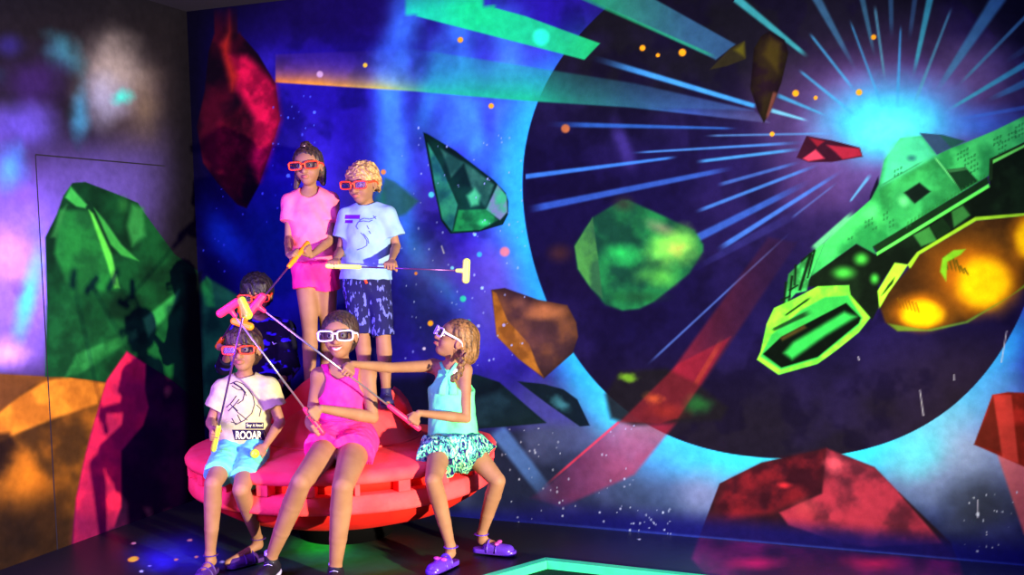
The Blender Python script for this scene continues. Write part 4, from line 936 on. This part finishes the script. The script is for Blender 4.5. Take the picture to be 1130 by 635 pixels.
# ---- girl sitting in front, pink playsuit, white glasses
def girl_front():
    e = begin('girl in hot pink tank playsuit and white glasses sitting in the middle', (P(378, 600, 4.8).x, 4.8, 0))
    k = 1.08
    J = joints(pelvis=P(381, 484, 4.97), chest=P(379, 430, 4.99), neck=P(376, 404, 4.99), sa=P(352, 415, 4.98), sb=P(406, 413, 4.98))
    h = Fr(P(375, 370, 4.95), -3, 3, 1, 1.02)
    b = Solid(.0036); torso_sdf(b, J, k)
    neck_sdf(b, h, J, 1.0); head_sdf(b, h)
    leg_sdf(b, P(367, 489, 4.93), P(332, 533, 4.56), P(299, 616, 4.71), Vector((P(293, 634, 4.60).x, 4.60, .035)), 1.10)
    leg_sdf(b, P(394, 490, 4.93), P(378, 538, 4.54), P(370, 627, 4.60), Vector((P(368, 640, 4.48).x, 4.48, .035)), 1.14)
    axA = P(263, 352, 4.64) - P(353, 473, 4.72)
    wa = grip_hand(b, P(343, 466, 4.96), PA(.035), axA, Vector((1, .6, 0)), .98)
    arm_sdf(b, J['sa'], P(343, 466, 4.98), wa, 1.05)
    wb = grip_hand(b, P(412, 459, 4.89), PA(.10), axA, Vector((0, 1, -.2)), .98)
    arm_sdf(b, J['sb'], P(411, 461, 4.92), wb, 1.08)
    body = finish_body(b, e); face_parts(h, body, True)
    # clothes
    pk = cloth('hot_pink_jersey', (255, 58, 140), (245, 46, 128), 20)
    R, Ff, U = J['fr']; c = Solid(.004, (.0013, .016, (1, 1, .7)))
    torso_sdf(c, J, k, .009)
    nk = J['neck']
    c.ell(nk + Ff*.03 + U*.012, (.050, .12, .074), J['fr'], .006, 's')
    for s in ('sa', 'sb'):
        q = J[s]; o = (q-nk).normalized(); c.ell(q + o*.010 - U*.02, (.054, .12, .082), J['fr'], .006, 's')
    c.ell(nk + U*.055, (.2, .2, .045), J['fr'], .006, 's')
    c.plane(P(380, 470, 4.97), -U)
    link('tank_top', c.mesh('tank_top'), pk, e)
    c = Solid(.004, (.0022, .014, (1, 1, .6)))
    w0 = P(381, 462, 4.98); c.ecap(w0, P(381, 489, 4.96), (.112, .092), (.158, .115), J['fr'], .02)
    t1 = (P(332, 533, 4.56)-P(367, 489, 4.93)); t2 = (P(378, 538, 4.54)-P(394, 490, 4.93)); ha, hb = P(365, 487, 4.93), P(394, 488, 4.93)
    c.cone(ha, ha + t1*.30, .094, .094, .02, clip=((ha + t1*.27, t1),)); c.cone(hb, hb + t2*.30, .098, .100, .02, clip=((hb + t2*.30, t2),))
    c.plane(w0 + U*.012, U)
    sh = link('shorts', c.mesh('shorts'), pk, e)
    m = MB(); bv = bvh_of(sh)
    for i in range(26):
        x = 346 + i*(410-346)/25; y = 0
        for yy in range(512, 470, -1):
            q = drop(bv, x, yy, .001)
            if q: y = yy; break
        if y:
            q = drop(bv, x, y-1, .002); m.tube([q, q + Vector((random.Random(i).uniform(-.010, .010), -.012, -.026 - .012*(i % 3)))], [.0065, .0035], 6)
    m.build('fringe', pk, sh)
    # gathered seam
    m = MB(); bv = bvh_of(sh)
    stroke(m, bv, [(347, 461), (362, 464), (380, 465), (400, 464), (414, 461)], .0045); m.build('waist_seam', pk, sh)
    hr = hair_cap(h, noise=(.0015, .006, (1, 1, .2)), thick=.011); cut_face(hr, h, (.066, .088, .096), (0, .102, -.030)); hr.ell(h(0, -.09, .035), (.04, .04, .045), h.ax, .02)
    hr.cone(h(0, -.10, .03), h(.0, -.125, -.10), .03, .012, .02)
    hair = link('hair', hr.mesh('hair'), HAIRS['dark'], e)
    make_glasses(h, WHT, e, w=.079, top=.021, bot=-.024, y0=.104)
    blk = mat('black_shoe', (24, 22, 34), .6, .3); sl = mat('white_sole', (190, 190, 240), .6, .3)
    sneaker(P(299, 616, 4.71), Vector((P(291, 634, 4.60).x, 4.60, .035)), blk, sl, e); sneaker(P(370, 627, 4.60), Vector((P(366, 640, 4.48).x, 4.48, .035)), blk, sl, e)
    for an in (P(299, 614, 4.71), P(370, 627, 4.60)):
        MB().tube([an + Vector((0, .004, -.012)), an + Vector((0, .002, .010)), an + Vector((0, .001, .022))], [.029, .030, .029], 20).build('sock', sl, e)

# ---- a line in space for every putter: point at arc length t (metres) from the grip end
def line(p0, p1): 
    d = (p1-p0).normalized(); return lambda t: p0 + d*t
GA, HA = P(357, 479, 4.73), P(254, 342, 4.60); PA = line(GA, HA)          # pink, front girl
GB, HB = P(463, 474, 4.87), P(284.5, 338, 4.66); PB = line(GB, HB)        # pink, right girl
GC, HC = P(235.5, 497, 4.80), P(270, 342, 4.34); PC = line(GC, HC)        # yellow green, boy at left
GD, HD = P(340, 268, 5.30), P(268.5, 356, 4.86); PD = line(GD, HD)          # orange, girl standing
GE, HE = P(240, 383, 5.36), P(266, 341, 4.97); PE = line(GE, HE)          # orange, child behind
GF, HF = P(360, 293.5, 5.20), P(512, 299, 5.12); PF = line(GF, HF)        # yellow green, boy standing
girl_front()

# ---- boy at left
def boy_left():
    e = begin('boy in cream dinosaur t-shirt and turquoise shorts sitting at left, orange glasses', (P(262, 600, 4.9).x, 4.9, 0))
    J = joints(pelvis=P(266, 493, 5.02), chest=P(271, 448, 5.06), neck=P(270, 418, 5.05), sa=P(246, 431, 5.03), sb=P(296, 428, 5.04))
    h = Fr(P(269, 385, 5.02), -2, 1, 1, .98)
    b = Solid(.0036); torso_sdf(b, J, .98); neck_sdf(b, h, J, .92); head_sdf(b, h)
    ka, kb = P(235, 534, 4.68), P(266, 541, 4.68); aa, ab = Pz(232, 612, .10), Pz(284, 594, .12)
    ta, tb = aa + Vector((-.01, -.13, -.065)), Vector((Pz(262, 611, .03).x, ab.y-.11, .035))
    leg_sdf(b, P(254, 500, 4.96), ka, aa, ta, .93); leg_sdf(b, P(279, 501, 4.96), kb, ab, tb, .93)
    ax = HC-GC
    ea = P(233, 466, 5.02); wa = grip_hand(b, ea, PC(.09), ax, Vector((.3, 1, 0)), .95); arm_sdf(b, J['sa'], ea, wa, .92)
    eb = P(309, 466, 5.03); wb = P(293, 492, 4.90); arm_sdf(b, J['sb'], eb, wb, .92)
    hand_sdf(b, wb, P(280, 506, 4.83)-wb, Vector((-.5, .2, -.8)), Vector((-.6, -.6, .3)), .92, (40, 50, 30), .05, 40)
    body = finish_body(b, e); face_parts(h, body)
    R, Ff, U = J['fr']
    ws = cloth('cream_jersey', (184, 182, 130), (172, 170, 122), 30)
    c = Solid(.004, (.0020, .022, (1, 1, .8))); torso_sdf(c, J, 1.0, .016)
    c.ecap(J['chest'], J['pelvis'] - U*.035, (.115, .092), (.134, .118), J['fr'], .03)
    ua, ub = (ea-J['sa']), (eb-J['sb'])
    c.cone(J['sa'], J['sa']+ua*.62, .047, .060, .02, clip=((J['sa']+ua*.56, ua),)); c.cone(J['sb'], J['sb']+ub*.62, .047, .060, .02, clip=((J['sb']+ub*.56, ub),))
    c.ell(J['neck'] + U*.030 + Ff*.012, (.052, .062, .036), J['fr'], .004, 's'); c.plane(J['pelvis'] - U*.040, -U)
    sh = link('tshirt', c.mesh('tshirt'), ws, e)
    bv = bvh_of(sh); m = MB()
    # dinosaur line drawing with marks, generic
    for pts in ([(254, 424), (261, 421), (268, 424), (274, 430), (279, 437), (281, 446), (278, 456), (270, 464), (262, 468), (255, 466)], [(256, 426), (262, 430), (268, 431), (272, 437)],
                [(254, 446), (262, 455), (273, 464)], [(256, 462), (260, 469), (266, 466), (262, 458)], [(261, 437), (256, 444), (250, 450)], [(264, 441), (259, 447), (252, 454)], [(270, 434), (268, 442), (262, 446)], [(283, 447), (288, 452), (286, 460)]):
        stroke(m, bv, pts, .0018)
    for pts in ([(258, 423), (266, 428)], [(266, 428), (271, 434)], [(257, 449), (262, 454)]): stroke(m, bv, pts, .0036)
    patch(m, bv, 271, 466.5, 291, 473.5); patch(m, bv, 256, 474.5, 292, 486, 3)
    m.build('dinosaur_print', INK, sh, False)
    m = MB(); lettering(m, bv, 'Say it loud', 272, 472.3, 4.6, 18, 0, .004, .01); lettering(m, bv, 'ROOAR', 260, 485, 9, 29, 0, .004, .03); m.build('lettering_print', CREAMINK, sh, False)
    tq = cloth('turquoise_cotton', (112, 226, 192), (92, 208, 178), 16)
    c = Solid(.004, (.0016, .016, (1, 1, .8))); c.ecap(P(266, 493, 5.03), P(266, 499, 5.0), (.112, .09), (.118, .096), J['fr'], .02)
    for hp, kn in ((P(254, 500, 4.96), ka), (P(279, 501, 4.96), kb)):
        t = kn-hp; c.cone(hp, hp+t*.78, .078, .066, .015, clip=((hp+t*.72, t),))
    link('shorts', c.mesh('shorts'), tq, e)
    hr = hair_cap(h, noise=(.003, .010, (1, 1, .35)), thick=.014); cut_face(hr, h, (.062, .085, .078), (0, .098, -.040))
    for i, x in enumerate(np.linspace(-.05, .05, 7)): hr.cone(h(x, .066-x*x*4, .068), h(x*1.06+.004, .090-x*x*8, .030+.004*(i % 2)), .015, .006, .008)
    link('hair', hr.mesh('hair'), HAIRS['dark'], e)
    make_glasses(h, ORG, e, w=.076, top=.018, bot=-.020, y0=.103)
    sd = mat('dark_purple_sandal', (66, 34, 110), .5, .4)
    sandal(aa, ta, sd, e); sandal(ab, tb, sd, e)
boy_left()

# ---- girl at right
def girl_right():
    e = begin('girl in mint halter top and white glasses sitting at right, one arm stretched out', (P(510, 590, 5.0).x, 5.0, 0))
    J = joints(pelvis=P(500, 486, 5.08), chest=P(498, 432, 5.13), neck=P(498, 405, 5.13), sa=P(478, 404, 5.17), sb=P(513, 409, 5.08))
    h = Fr(P(503, 375, 5.10), -72, 28, -4, .98)
    b = Solid(.0036); torso_sdf(b, J, .95); neck_sdf(b, h, J, .90); head_sdf(b, h)
    ha, hb = P(487, 492, 5.02), P(514, 491, 5.03); ka, kb = P(478, 530, 4.73), P(549, 531, 4.93); aa, ab = Pz(497, 603, .10), Pz(532, 589, .10)
    ta, tb = Pz(489, 622, .035), Pz(558, 606, .035)
    leg_sdf(b, ha, ka, aa, ta, .93); leg_sdf(b, hb, kb, ab, tb, .93)
    ax = HB-GB
    eb = P(514, 462, 5.02); wb = grip_hand(b, eb, PB(.05), ax, Vector((-.3, 1, -.3)), .95); arm_sdf(b, J['sb'], eb, wb, .92)
    ea = P(430, 406, 5.0); wa = grip_hand(b, ea, PB(.432), ax, Vector((0, 1, -.3)), .95, (60, 70, 50)); arm_sdf(b, J['sa'], ea, wa, .92)
    body = finish_body(b, e); face_parts(h, body)
    R, Ff, U = J['fr']; mt_ = cloth('mint_jersey', (112, 255, 168), (98, 245, 156), 16)
    c = Solid(.004, (.0014, .018, (1, 1, .6))); torso_sdf(c, J, .95, .009); c.ecap(J['chest'], J['pelvis']-U*.005, (.106, .084), (.130, .108), J['fr'], .03)
    c.ell(J['neck'] + U*.045, (.2, .2, .062), J['fr'], .006, 's')
    for s in ('sa', 'sb'):
        q = J[s]; o = (q-J['neck']); o = (o - U*o.dot(U)).normalized(); c.ell(q + o*.020 - U*.010, (.078, .14, .092), J['fr'], .006, 's')
    c.plane(J['pelvis'] - U*.006, -U)
    top = link('halter_top', c.mesh('halter_top'), mt_, e)
    bb = bvh_of(body, top); m = MB()
    def strap(pts, wdt):
        out = [drop(bb, x, y, .004) for x, y in pts]; out = [q for q in out if q]
        m.tube(out, wdt[:len(out)], 8, False, .35, (0, 1, 0))
    m = MB(); strap([(485, 395), (486, 400), (488, 405), (492, 412), (497, 419), (500, 427), (500, 436)], [.007, .008, .010, .013, .018, .022, .026]); m.build('strap', mt_, top); m = MB(); strap([(504, 401), (501, 406), (497, 413), (492, 420), (489, 428), (488, 436)], [.007, .009, .012, .015, .018, .020])
    m.build('strap', mt_, top)
    pt = cloth('leaf_print_turquoise', (90, 240, 180), (36, 26, 96), 26, .2, 40, stretch=(1.6, 1, .7), detail=3, lo=.44, hi=.53)
    nt = pt.node_tree; 
    for n_ in nt.nodes:
        if n_.type == 'TEX_NOISE' and n_.inputs['Scale'].default_value == 26: n_.inputs['Distortion'].default_value = 2.2
        if n_.type == 'VALTORGB':
            q = n_.color_ramp.elements.new(.60); q.color = (*lin((190, 225, 150)), 1); q = n_.color_ramp.elements.new(.66); q.color = (*lin((60, 190, 190)), 1)
    c = Solid(.004, (.0045, .020, (1, 1, .25)))
    c.ecap(P(500, 486, 5.06), P(500, 492, 5.02), (.122, .10), (.165, .13), J['fr'], .02)
    for hp, kn, tt in ((ha, ka, .46), (hb, kb, .40)):
        t = kn-hp; c.cone(hp, hp+t*(tt+.06), .082, .105, .03, clip=((hp+t*tt, t),))
    c.plane(J['pelvis'] + U*.028, U)
    link('shorts', c.mesh('shorts'), pt, e)
    hr = hair_cap(h, noise=(.0012, .006, (1, .3, 1)), thick=.009); cut_face(hr, h, (.066, .085, .084), (0, .098, -.036))
    hr.ell(h(.02, -.085, -.035), (.045, .05, .06), h.ax, .03)
    hair = link('hair', hr.mesh('hair'), HAIRS['light'], e)
    br = Solid(.003, (.001, .005, (1, 1, 1))); pts = [P(513, 391, 5.02), P(511, 397, 4.985), P(509, 403, 4.965), P(508, 409, 4.955), P(506, 414, 4.95), P(502, 417, 4.945), P(498, 419, 4.945)]
    for i, (a_, c_) in enumerate(zip(pts[:-1], pts[1:])):
        md_ = a_.lerp(c_, .5); sd_ = (c_-a_).cross(EY).normalized()
        for s in (-1, 1): br.ell(md_ + sd_*.007*s + (c_-a_)*.2*s, (.012, .010, .014), (sd_, EY, (c_-a_).normalized()), .003)
    link('braid', br.mesh('braid'), HAIRS['light'], hair)
    MB().sphere(P(503, 409, 4.935), .009).sphere(P(501, 411, 4.935), .007).build('hair_clip', WHT, hair)
    make_glasses(h, WHT, e, w=.076, top=.020, bot=-.022, y0=.103)
    sd = mat('violet_sandal', (92, 50, 200), .3, .5); bw = mat('pink_violet_bow', (190, 70, 170), .3, .6); so = mat('pale_sock', (225, 190, 215), .8)
    sandal(aa, ta, sd, e, k=1.0, bow=bw); sandal(ab, tb, sd, e, k=1.0, bow=bw)
girl_right()

# ---- girl standing
def girl_standing():
    e = begin('girl in pale pink t-shirt and hot pink shorts standing on the dome, orange glasses', (P(348, 430, 5.5).x, 5.5, .685))
    J = joints(pelvis=P(348, 292, 5.52), chest=P(344, 240, 5.53), neck=P(342, 212, 5.53), sa=P(321, 224, 5.52), sb=P(364, 222, 5.54))
    h = Fr(P(340, 183, 5.50), -5, -4, 3, .94)
    b = Solid(.0036); torso_sdf(b, J, .95); neck_sdf(b, h, J, .88); head_sdf(b, h)
    ha, hb = P(338, 300, 5.52), P(359, 300, 5.52); ka, kb = P(342, 366, 5.49), P(362, 366, 5.58); aa, ab = P(341, 424, 5.50), P(359, 424, 5.56)
    ta, tb = aa + Vector((-.02, -.11, -.05)), ab + Vector((.02, -.11, -.05))
    leg_sdf(b, ha, ka, aa, ta, .95); leg_sdf(b, hb, kb, ab, tb, .95)
    ax = GD-HD
    ea = P(319, 264, 5.48); wa = grip_hand(b, ea, PD(.105), -ax, Vector((1, .3, 0)), .9); arm_sdf(b, J['sa'], ea, wa, .86)
    eb = P(364, 266, 5.47); wb = grip_hand(b, eb, PD(.040), -ax, Vector((-.3, 1, 0)), .9); arm_sdf(b, J['sb'], eb, wb, .86)
    body = finish_body(b, e); face_parts(h, body)
    R, Ff, U = J['fr']; pk = cloth('pale_pink_jersey', (255, 118, 140), (248, 104, 130), 14)
    c = Solid(.004, (.0022, .024, (1, 1, .7))); torso_sdf(c, J, .97, .014); c.ecap(J['chest'], J['pelvis']+U*.01, (.112, .090), (.128, .106), J['fr'], .03)
    ua, ub = (ea-J['sa']), (eb-J['sb'])
    c.cone(J['sa'], J['sa']+ua*.60, .045, .054, .02, clip=((J['sa']+ua*.52, ua),)); c.cone(J['sb'], J['sb']+ub*.60, .045, .054, .02, clip=((J['sb']+ub*.54, ub),))
    c.ell(J['neck'] + U*.022 + Ff*.036, (.052, .075, .056), J['fr'], .004, 's'); c.plane(J['pelvis'] + U*.018, -U)
    link('tshirt', c.mesh('tshirt'), pk, e)
    hp_ = cloth('magenta_shorts', (255, 56, 130), (240, 40, 118), 12)
    c = Solid(.004, (.0016, .016, (1, 1, .6))); c.ecap(J['pelvis']+U*.03, J['pelvis']-U*.01, (.112, .09), (.122, .10), J['fr'], .02)
    for hh, kn in ((ha, ka), (hb, kb)):
        t = kn-hh; c.cone(hh, hh+t*.36, .074, .074, .02, clip=((hh+t*.28, t),))
    link('shorts', c.mesh('shorts'), hp_, e)
    hr = hair_cap(h, noise=(.002, .007, (1, 1, .2)), thick=.008); cut_face(hr, h, (.066, .085, .096), (0, .098, -.028))
    hr.ell(h(-.004, -.01, .112), (.026, .026, .020), h.ax, .016); hr.cone(h(-.062, -.01, -.05), h(-.078, .01, -.115), .022, .010, .02); hr.cone(h(.062, -.03, -.03), h(.062, -.04, -.10), .026, .014, .02)
    hair = link('hair', hr.mesh('hair'), HAIRS['dark'], e)
    MB().tube([h(-.004+.021*math.cos(a), -.006+.024*math.sin(a), .104) for a in np.linspace(0, 2*math.pi, 20)[:-1]], .0055, 8, True).build('hair_tie', mat('cream_hair_tie', (236, 214, 200), .7), hair)
    make_glasses(h, ORG, e, w=.080, top=.020, bot=-.020, y0=.102)
    sw = mat('white_sandal', (210, 200, 235), .5)
    sandal(aa, ta, sw, e, k=.85); sandal(ab, tb, sw, e, k=.85)
girl_standing()

# ---- boy standing
def boy_standing():
    e = begin('blond boy in pale blue t-shirt and patterned navy shorts standing on the dome, orange glasses', (P(412, 440, 5.35).x, 5.35, .685))
    J = joints(pelvis=P(404, 308, 5.41), chest=P(405, 256, 5.42), neck=P(405, 229, 5.42), sa=P(384, 240, 5.43), sb=P(427, 238, 5.40))
    h = Fr(P(400, 202, 5.38), -24, -10, 0, .94)
    b = Solid(.0036); torso_sdf(b, J, .98); neck_sdf(b, h, J, .88); head_sdf(b, h)
    ha, hb = P(393, 314, 5.40), P(416, 314, 5.40); ka, kb = P(400, 370, 5.37), P(423, 372, 5.36); aa, ab = P(403, 428, 5.38), P(426, 431, 5.34)
    ta, tb = aa + Vector((-.03, -.11, -.05)), ab + Vector((.02, -.11, -.05))
    leg_sdf(b, ha, ka, aa, ta, .92); leg_sdf(b, hb, kb, ab, tb, .92)
    ax = HF-GF
    ea = P(376, 277, 5.42); wa = grip_hand(b, ea, PF(.035), ax, Vector((0, 1, -.6)), .92); arm_sdf(b, J['sa'], ea, wa, .86)
    eb = P(437, 272, 5.40); wb = grip_hand(b, eb, PF(.315), ax, Vector((0, .6, -1)), .92); arm_sdf(b, J['sb'], eb, wb, .86)
    body = finish_body(b, e); face_parts(h, body)
    R, Ff, U = J['fr']; bl = cloth('pale_blue_jersey', (140, 176, 212), (128, 164, 202), 14)
    c = Solid(.004, (.0024, .026, (1, 1, .7))); torso_sdf(c, J, 1.0, .014); c.ecap(J['chest'], J['pelvis']+U*.0, (.112, .092), (.128, .11), J['fr'], .03)
    ua, ub = (ea-J['sa']), (eb-J['sb'])
    c.cone(J['sa'], J['sa']+ua*.70, .046, .060, .02, clip=((J['sa']+ua*.62, ua),)); c.cone(J['sb'], J['sb']+ub*.78, .046, .064, .02, clip=((J['sb']+ub*.68, ub),))
    c.ell(J['neck'] + U*.030 + Ff*.014, (.050, .060, .034), J['fr'], .004, 's'); c.plane(J['pelvis'] - U*.002, -U)
    sh = link('tshirt', c.mesh('tshirt'), bl, e); bv = bvh_of(sh)
    m = MB(); patch(m, bv, 381, 237.2, 397.5, 241.8, -.6); patch(m, bv, 381, 243, 389.5, 246.4, -.4); m.build('purple_label_print', PURINK, sh, False)
    m = MB()
    for pts in ([(398, 243), (395, 246), (393, 250), (395, 253)], [(397, 243), (402, 241), (408, 242), (412, 241), (415, 239)], [(396, 245), (401, 244), (407, 245), (411, 243)], [(398, 257), (402, 261), (405, 266), (405, 271), (400, 274), (394, 276)], [(401, 258), (406, 264), (407, 269)], [(405, 249), (407, 253)], [(407, 255), (409, 258)], [(412, 238), (415, 242)]):
        stroke(m, bv, pts, .0017)
    m.build('creature_print', mat('faded_ink', (74, 70, 150), .8), sh, False)
    ns = cloth('navy_leaf_print', (96, 104, 190), (26, 26, 74), 30, .2, 40, stretch=(2.2, 1, .8), detail=2, lo=.57, hi=.61)
    c = Solid(.004, (.0014, .018, (1, 1, .7))); c.ecap(J['pelvis']+U*.03, J['pelvis']-U*.01, (.11, .09), (.118, .098), J['fr'], .02)
    for hh, kn in ((ha, ka), (hb, kb)):
        t = kn-hh; c.cone(hh, kn+t*.03, .070, .056, .02, clip=((kn-t*.02, t),))
    st = link('shorts', c.mesh('shorts'), ns, e)
    m = MB(); stroke(m, bvh_of(st), [(402.5, 308), (404.5, 313)], .007); m.build('orange_tab', ORG, st)
    hr = hair_cap(h, noise=(.0055, .010, (1, 1, 1)), thick=.012); cut_face(hr, h, (.068, .088, .080), (0, .104, -.038)); hr.plane(h(0, -.03, -.030), h.f*.5 - h.u)
    link('hair', hr.mesh('hair'), HAIRS['blond'], e)
    make_glasses(h, ORG, e, w=.080, top=.020, bot=-.020, y0=.102)
    bt = mat('navy_trainer', (40, 36, 92), .6, .3); sl = mat('grey_sole', (90, 86, 130), .6)
    sneaker(aa, ta, bt, sl, e, .85); sneaker(ab, tb, bt, sl, e, .85)
boy_standing()

# ---- child behind
def child_behind():
    e = begin('dark haired child in dark blue blotched top kneeling behind the others, raised hand, orange glasses', (P(292, 450, 5.55).x, 5.55, .5))
    J = joints(pelvis=P(293, 438, 5.58), chest=P(291, 386, 5.57), neck=P(288, 354, 5.56), sa=P(265, 366, 5.54), sb=P(315, 364, 5.56))
    h = Fr(P(283, 325, 5.52), 4, -12, 0, .96)
    b = Solid(.0036); torso_sdf(b, J, .98); neck_sdf(b, h, J, .90); head_sdf(b, h)
    px = P(293, 438, 5.58).x
    for s, hp in ((-1, P(283, 444, 5.56)), (1, P(303, 444, 5.56))):
        kn = Vector((px + s*.11, 5.34, .555)); an = Vector((px + s*.10, 5.62, .545)); leg_sdf(b, hp, kn, an, an + Vector((0, .10, -.012)), .9, False); b.cone(an, an + Vector((0, .11, -.018)), .024, .018, .02)
    ea = P(248, 404, 5.55); wa = grip_hand(b, ea, PE(.05), GE-HE, Vector((.5, 1, 0)), .95); arm_sdf(b, J['sa'], ea, wa, .9)
    eb = P(321, 404, 5.50); wb = P(312, 420, 5.34); arm_sdf(b, J['sb'], eb, wb, .9); hand_sdf(b, wb, Vector((-.5, -.5, -.6)), Vector((0, .5, -.8)), Vector((-1, 0, .3)), .92)
    body = finish_body(b, e); face_parts(h, body)
    R, Ff, U = J['fr']; dk = cloth('navy_blotched_jersey', (54, 34, 190), (9, 9, 26), 13, .2, 30, stretch=(1, 1, 1.9), detail=2, lo=.56, hi=.62)
    c = Solid(.0045, (.002, .024, (1, 1, .7))); torso_sdf(c, J, 1.0, .016); c.ecap(J['chest'], J['pelvis'], (.12, .10), (.135, .12), J['fr'], .03)
    ua, ub = (ea-J['sa']), (eb-J['sb'])
    c.cone(J['sa'], ea+ua*.02, .048, .046, .02); c.cone(J['sb'], eb, .048, .044, .02); c.cone(ea, ea.lerp(wa, .5), .042, .036, .01, clip=((ea.lerp(wa, .45), wa-ea),)); c.cone(eb, wb, .044, .034, .01, clip=((eb.lerp(wb, .85), wb-eb),))
    c.ell(J['neck'] + U*.030 + Ff*.014, (.050, .060, .034), J['fr'], .004, 's')
    sh = link('sweatshirt', c.mesh('sweatshirt'), dk, e)
    m = MB(); stroke(m, bvh_of(sh), [(300.5, 377.5), (302, 380), (305, 379)], .0028, .003); m.build('white_logo', WHT, sh)
    c = Solid(.0045); c.ecap(J['pelvis']+U*.02, J['pelvis']-U*.03, (.12, .10), (.125, .11), J['fr'], .02)
    for s, hp in ((-1, P(283, 444, 5.56)), (1, P(303, 444, 5.56))): c.cone(hp, Vector((px + s*.11, 5.36, .56)), .08, .055, .02)
    c.plane((px, 5.5, .512), (0, 0, -1)); link('shorts', c.mesh('shorts'), cloth('dark_shorts', (26, 24, 44)), e)
    hr = hair_cap(h, noise=(.003, .010, (1, 1, .35)), thick=.015); cut_face(hr, h, (.064, .085, .078), (0, .098, -.038))
    for i, x in enumerate(np.linspace(-.05, .05, 6)): hr.cone(h(x, .066-x*x*4, .066), h(x*1.1+.006, .088-x*x*8, .026+.006*(i % 2)), .014, .006, .008)
    link('hair', hr.mesh('hair'), HAIRS['black'], e)
    make_glasses(h, ORG, e, w=.080, top=.020, bot=-.020, y0=.102)
child_behind()

# ------------------------------------------------------------------ putters and ball
STEEL = mat('chromed_steel', (200, 196, 205), .28, .6, metal=.85)
PSTEEL = mat('dark_violet_steel', (110, 60, 130), .3, .6, metal=.6)
def putter(label, p0, p1, col, grip_len, bar_dir, bar=.062, steel=STEEL, grip_col=None, rad=.0045):
    e = empty('putter', p0); tag(e, label, 'putter', 'rubber headed minigolf putters')
    d = (p1-p0).normalized(); L = (p1-p0).length
    cm = mat('rubber_' + label.split()[0], col, .45, .35); gm = cm if grip_col is None else mat('grip_' + label.split()[0], grip_col, .5, .3)
    m = MB(); m.tube([p0 + d*t for t in (-.004, 0, .012, grip_len*.5, grip_len-.01, grip_len)], [.007, .0125, .0135, .0125, .0115, .008], 16); m.build('grip', gm, e)
    m = MB(); m.tube([p0 + d*grip_len*.9, p0 + d*(L-.01)], rad, 12); m.build('shaft', steel, e)
    bd_ = (bar_dir - d*bar_dir.dot(d)).normalized(); t = d.cross(bd_); c = p1 + d*.010
    s = Solid(.0022); s.ecap(c - bd_*bar*.72, c + bd_*bar*.72, (.0165, .0185), (.0165, .0185), (t, d, bd_), .004); s.cone(c, c - d*.044, .0125, .0095, .008)
    for q in (-1, 1): s.plane(c + t*.0155*q, t*q)
    link('head', s.mesh('head'), cm, e); return e
PX = lambda dx, dy, dz=0: RM @ Vector((dx, -dy, -dz))      # a direction given as seen from the camera
putter('pink putter held up by the girl in the pink playsuit, head leftmost of the cluster', GA, HA, (255, 44, 96), .15, PX(.78, -.58))
putter('pink putter held by the girl in the mint top, its shaft crossing the playsuit girl', GB, HB, (255, 44, 96), .19, PX(.35, -.95))
putter('yellow green putter held upright by the boy in the dinosaur t-shirt', GC, HC, (200, 240, 60), .165, PX(.10, 1, 0), steel=PSTEEL)
putter('orange putter held by the standing girl in pale pink, pointing down to the cluster', GD, HD, (255, 150, 20), .20, PX(1, .12, 0), .058, PSTEEL)
putter('orange putter held by the child kneeling behind, its head behind the yellow green one', GE, HE, (255, 130, 14), .12, PX(.0, 1, .2), .055, PSTEEL)
putter('yellow green putter held level by the blond boy in the pale blue t-shirt', GF, HF, (226, 246, 110), .175, PX(.1, 1), .062, PSTEEL, rad=.0038)
b = MB().sphere(P(281, 501, 4.80), .021, n=24, m=16).build('golf_ball', mat('neon_yellow_ball', (190, 250, 50), .35, .4)); tag(b, 'neon yellow green golf ball in the hand of the boy in the dinosaur t-shirt', 'ball')

# ------------------------------------------------------------------ minigolf lane in the foreground
NG = mat('neon_green_painted_wood', (54, 240, 150), .4, .45)
lane = empty('minigolf_lane', Pz(601, 624, 0)); tag(lane, 'minigolf lane with a bright green kerb on the floor at the bottom edge', 'minigolf lane')
c0 = Pz(602, 626.5, 0); a1 = Pz(552, 641, 0); a2 = Pz(730, 641, 0); d1 = (a1-c0).normalized(); d2 = (a2-c0).normalized()
q = [c0 + d1*.9 , c0, c0 + d2*1.0, c0 + d2*1.0 - EY*1.1, c0 + d1*.9 - EY*1.0]
cen = sum(q, Vector((0, 0, 0)))/5; qi = [p_ + (cen-p_).normalized()*.055 for p_ in q]
for i in range(5):
    j = (i+1) % 5; m = MB(); V = [q[i], q[j], qi[j], qi[i]]; V = [Vector((v.x, v.y, .0)) for v in V] + [Vector((v.x, v.y, .048)) for v in V]
    m.add(V, [(0, 1, 2, 3), (7, 6, 5, 4), (0, 4, 5, 1), (1, 5, 6, 2), (2, 6, 7, 3), (3, 7, 4, 0)]); m.build('kerb', NG, lane, False, .003)
m = MB(); V = [Vector((v.x, v.y, .0)) for v in qi] + [Vector((v.x, v.y, .01)) for v in qi]; m.add(V, [tuple(range(4, -1, -1)), (5, 6, 7, 8, 9)] + [(i, (i+1) % 5, 5+(i+1) % 5, 5+i) for i in range(5)])
m.build('putting_mat', mat('dark_green_felt', (10, 46, 32), .95, .1, scale=60, bump=.3, bscale=400), lane, False)
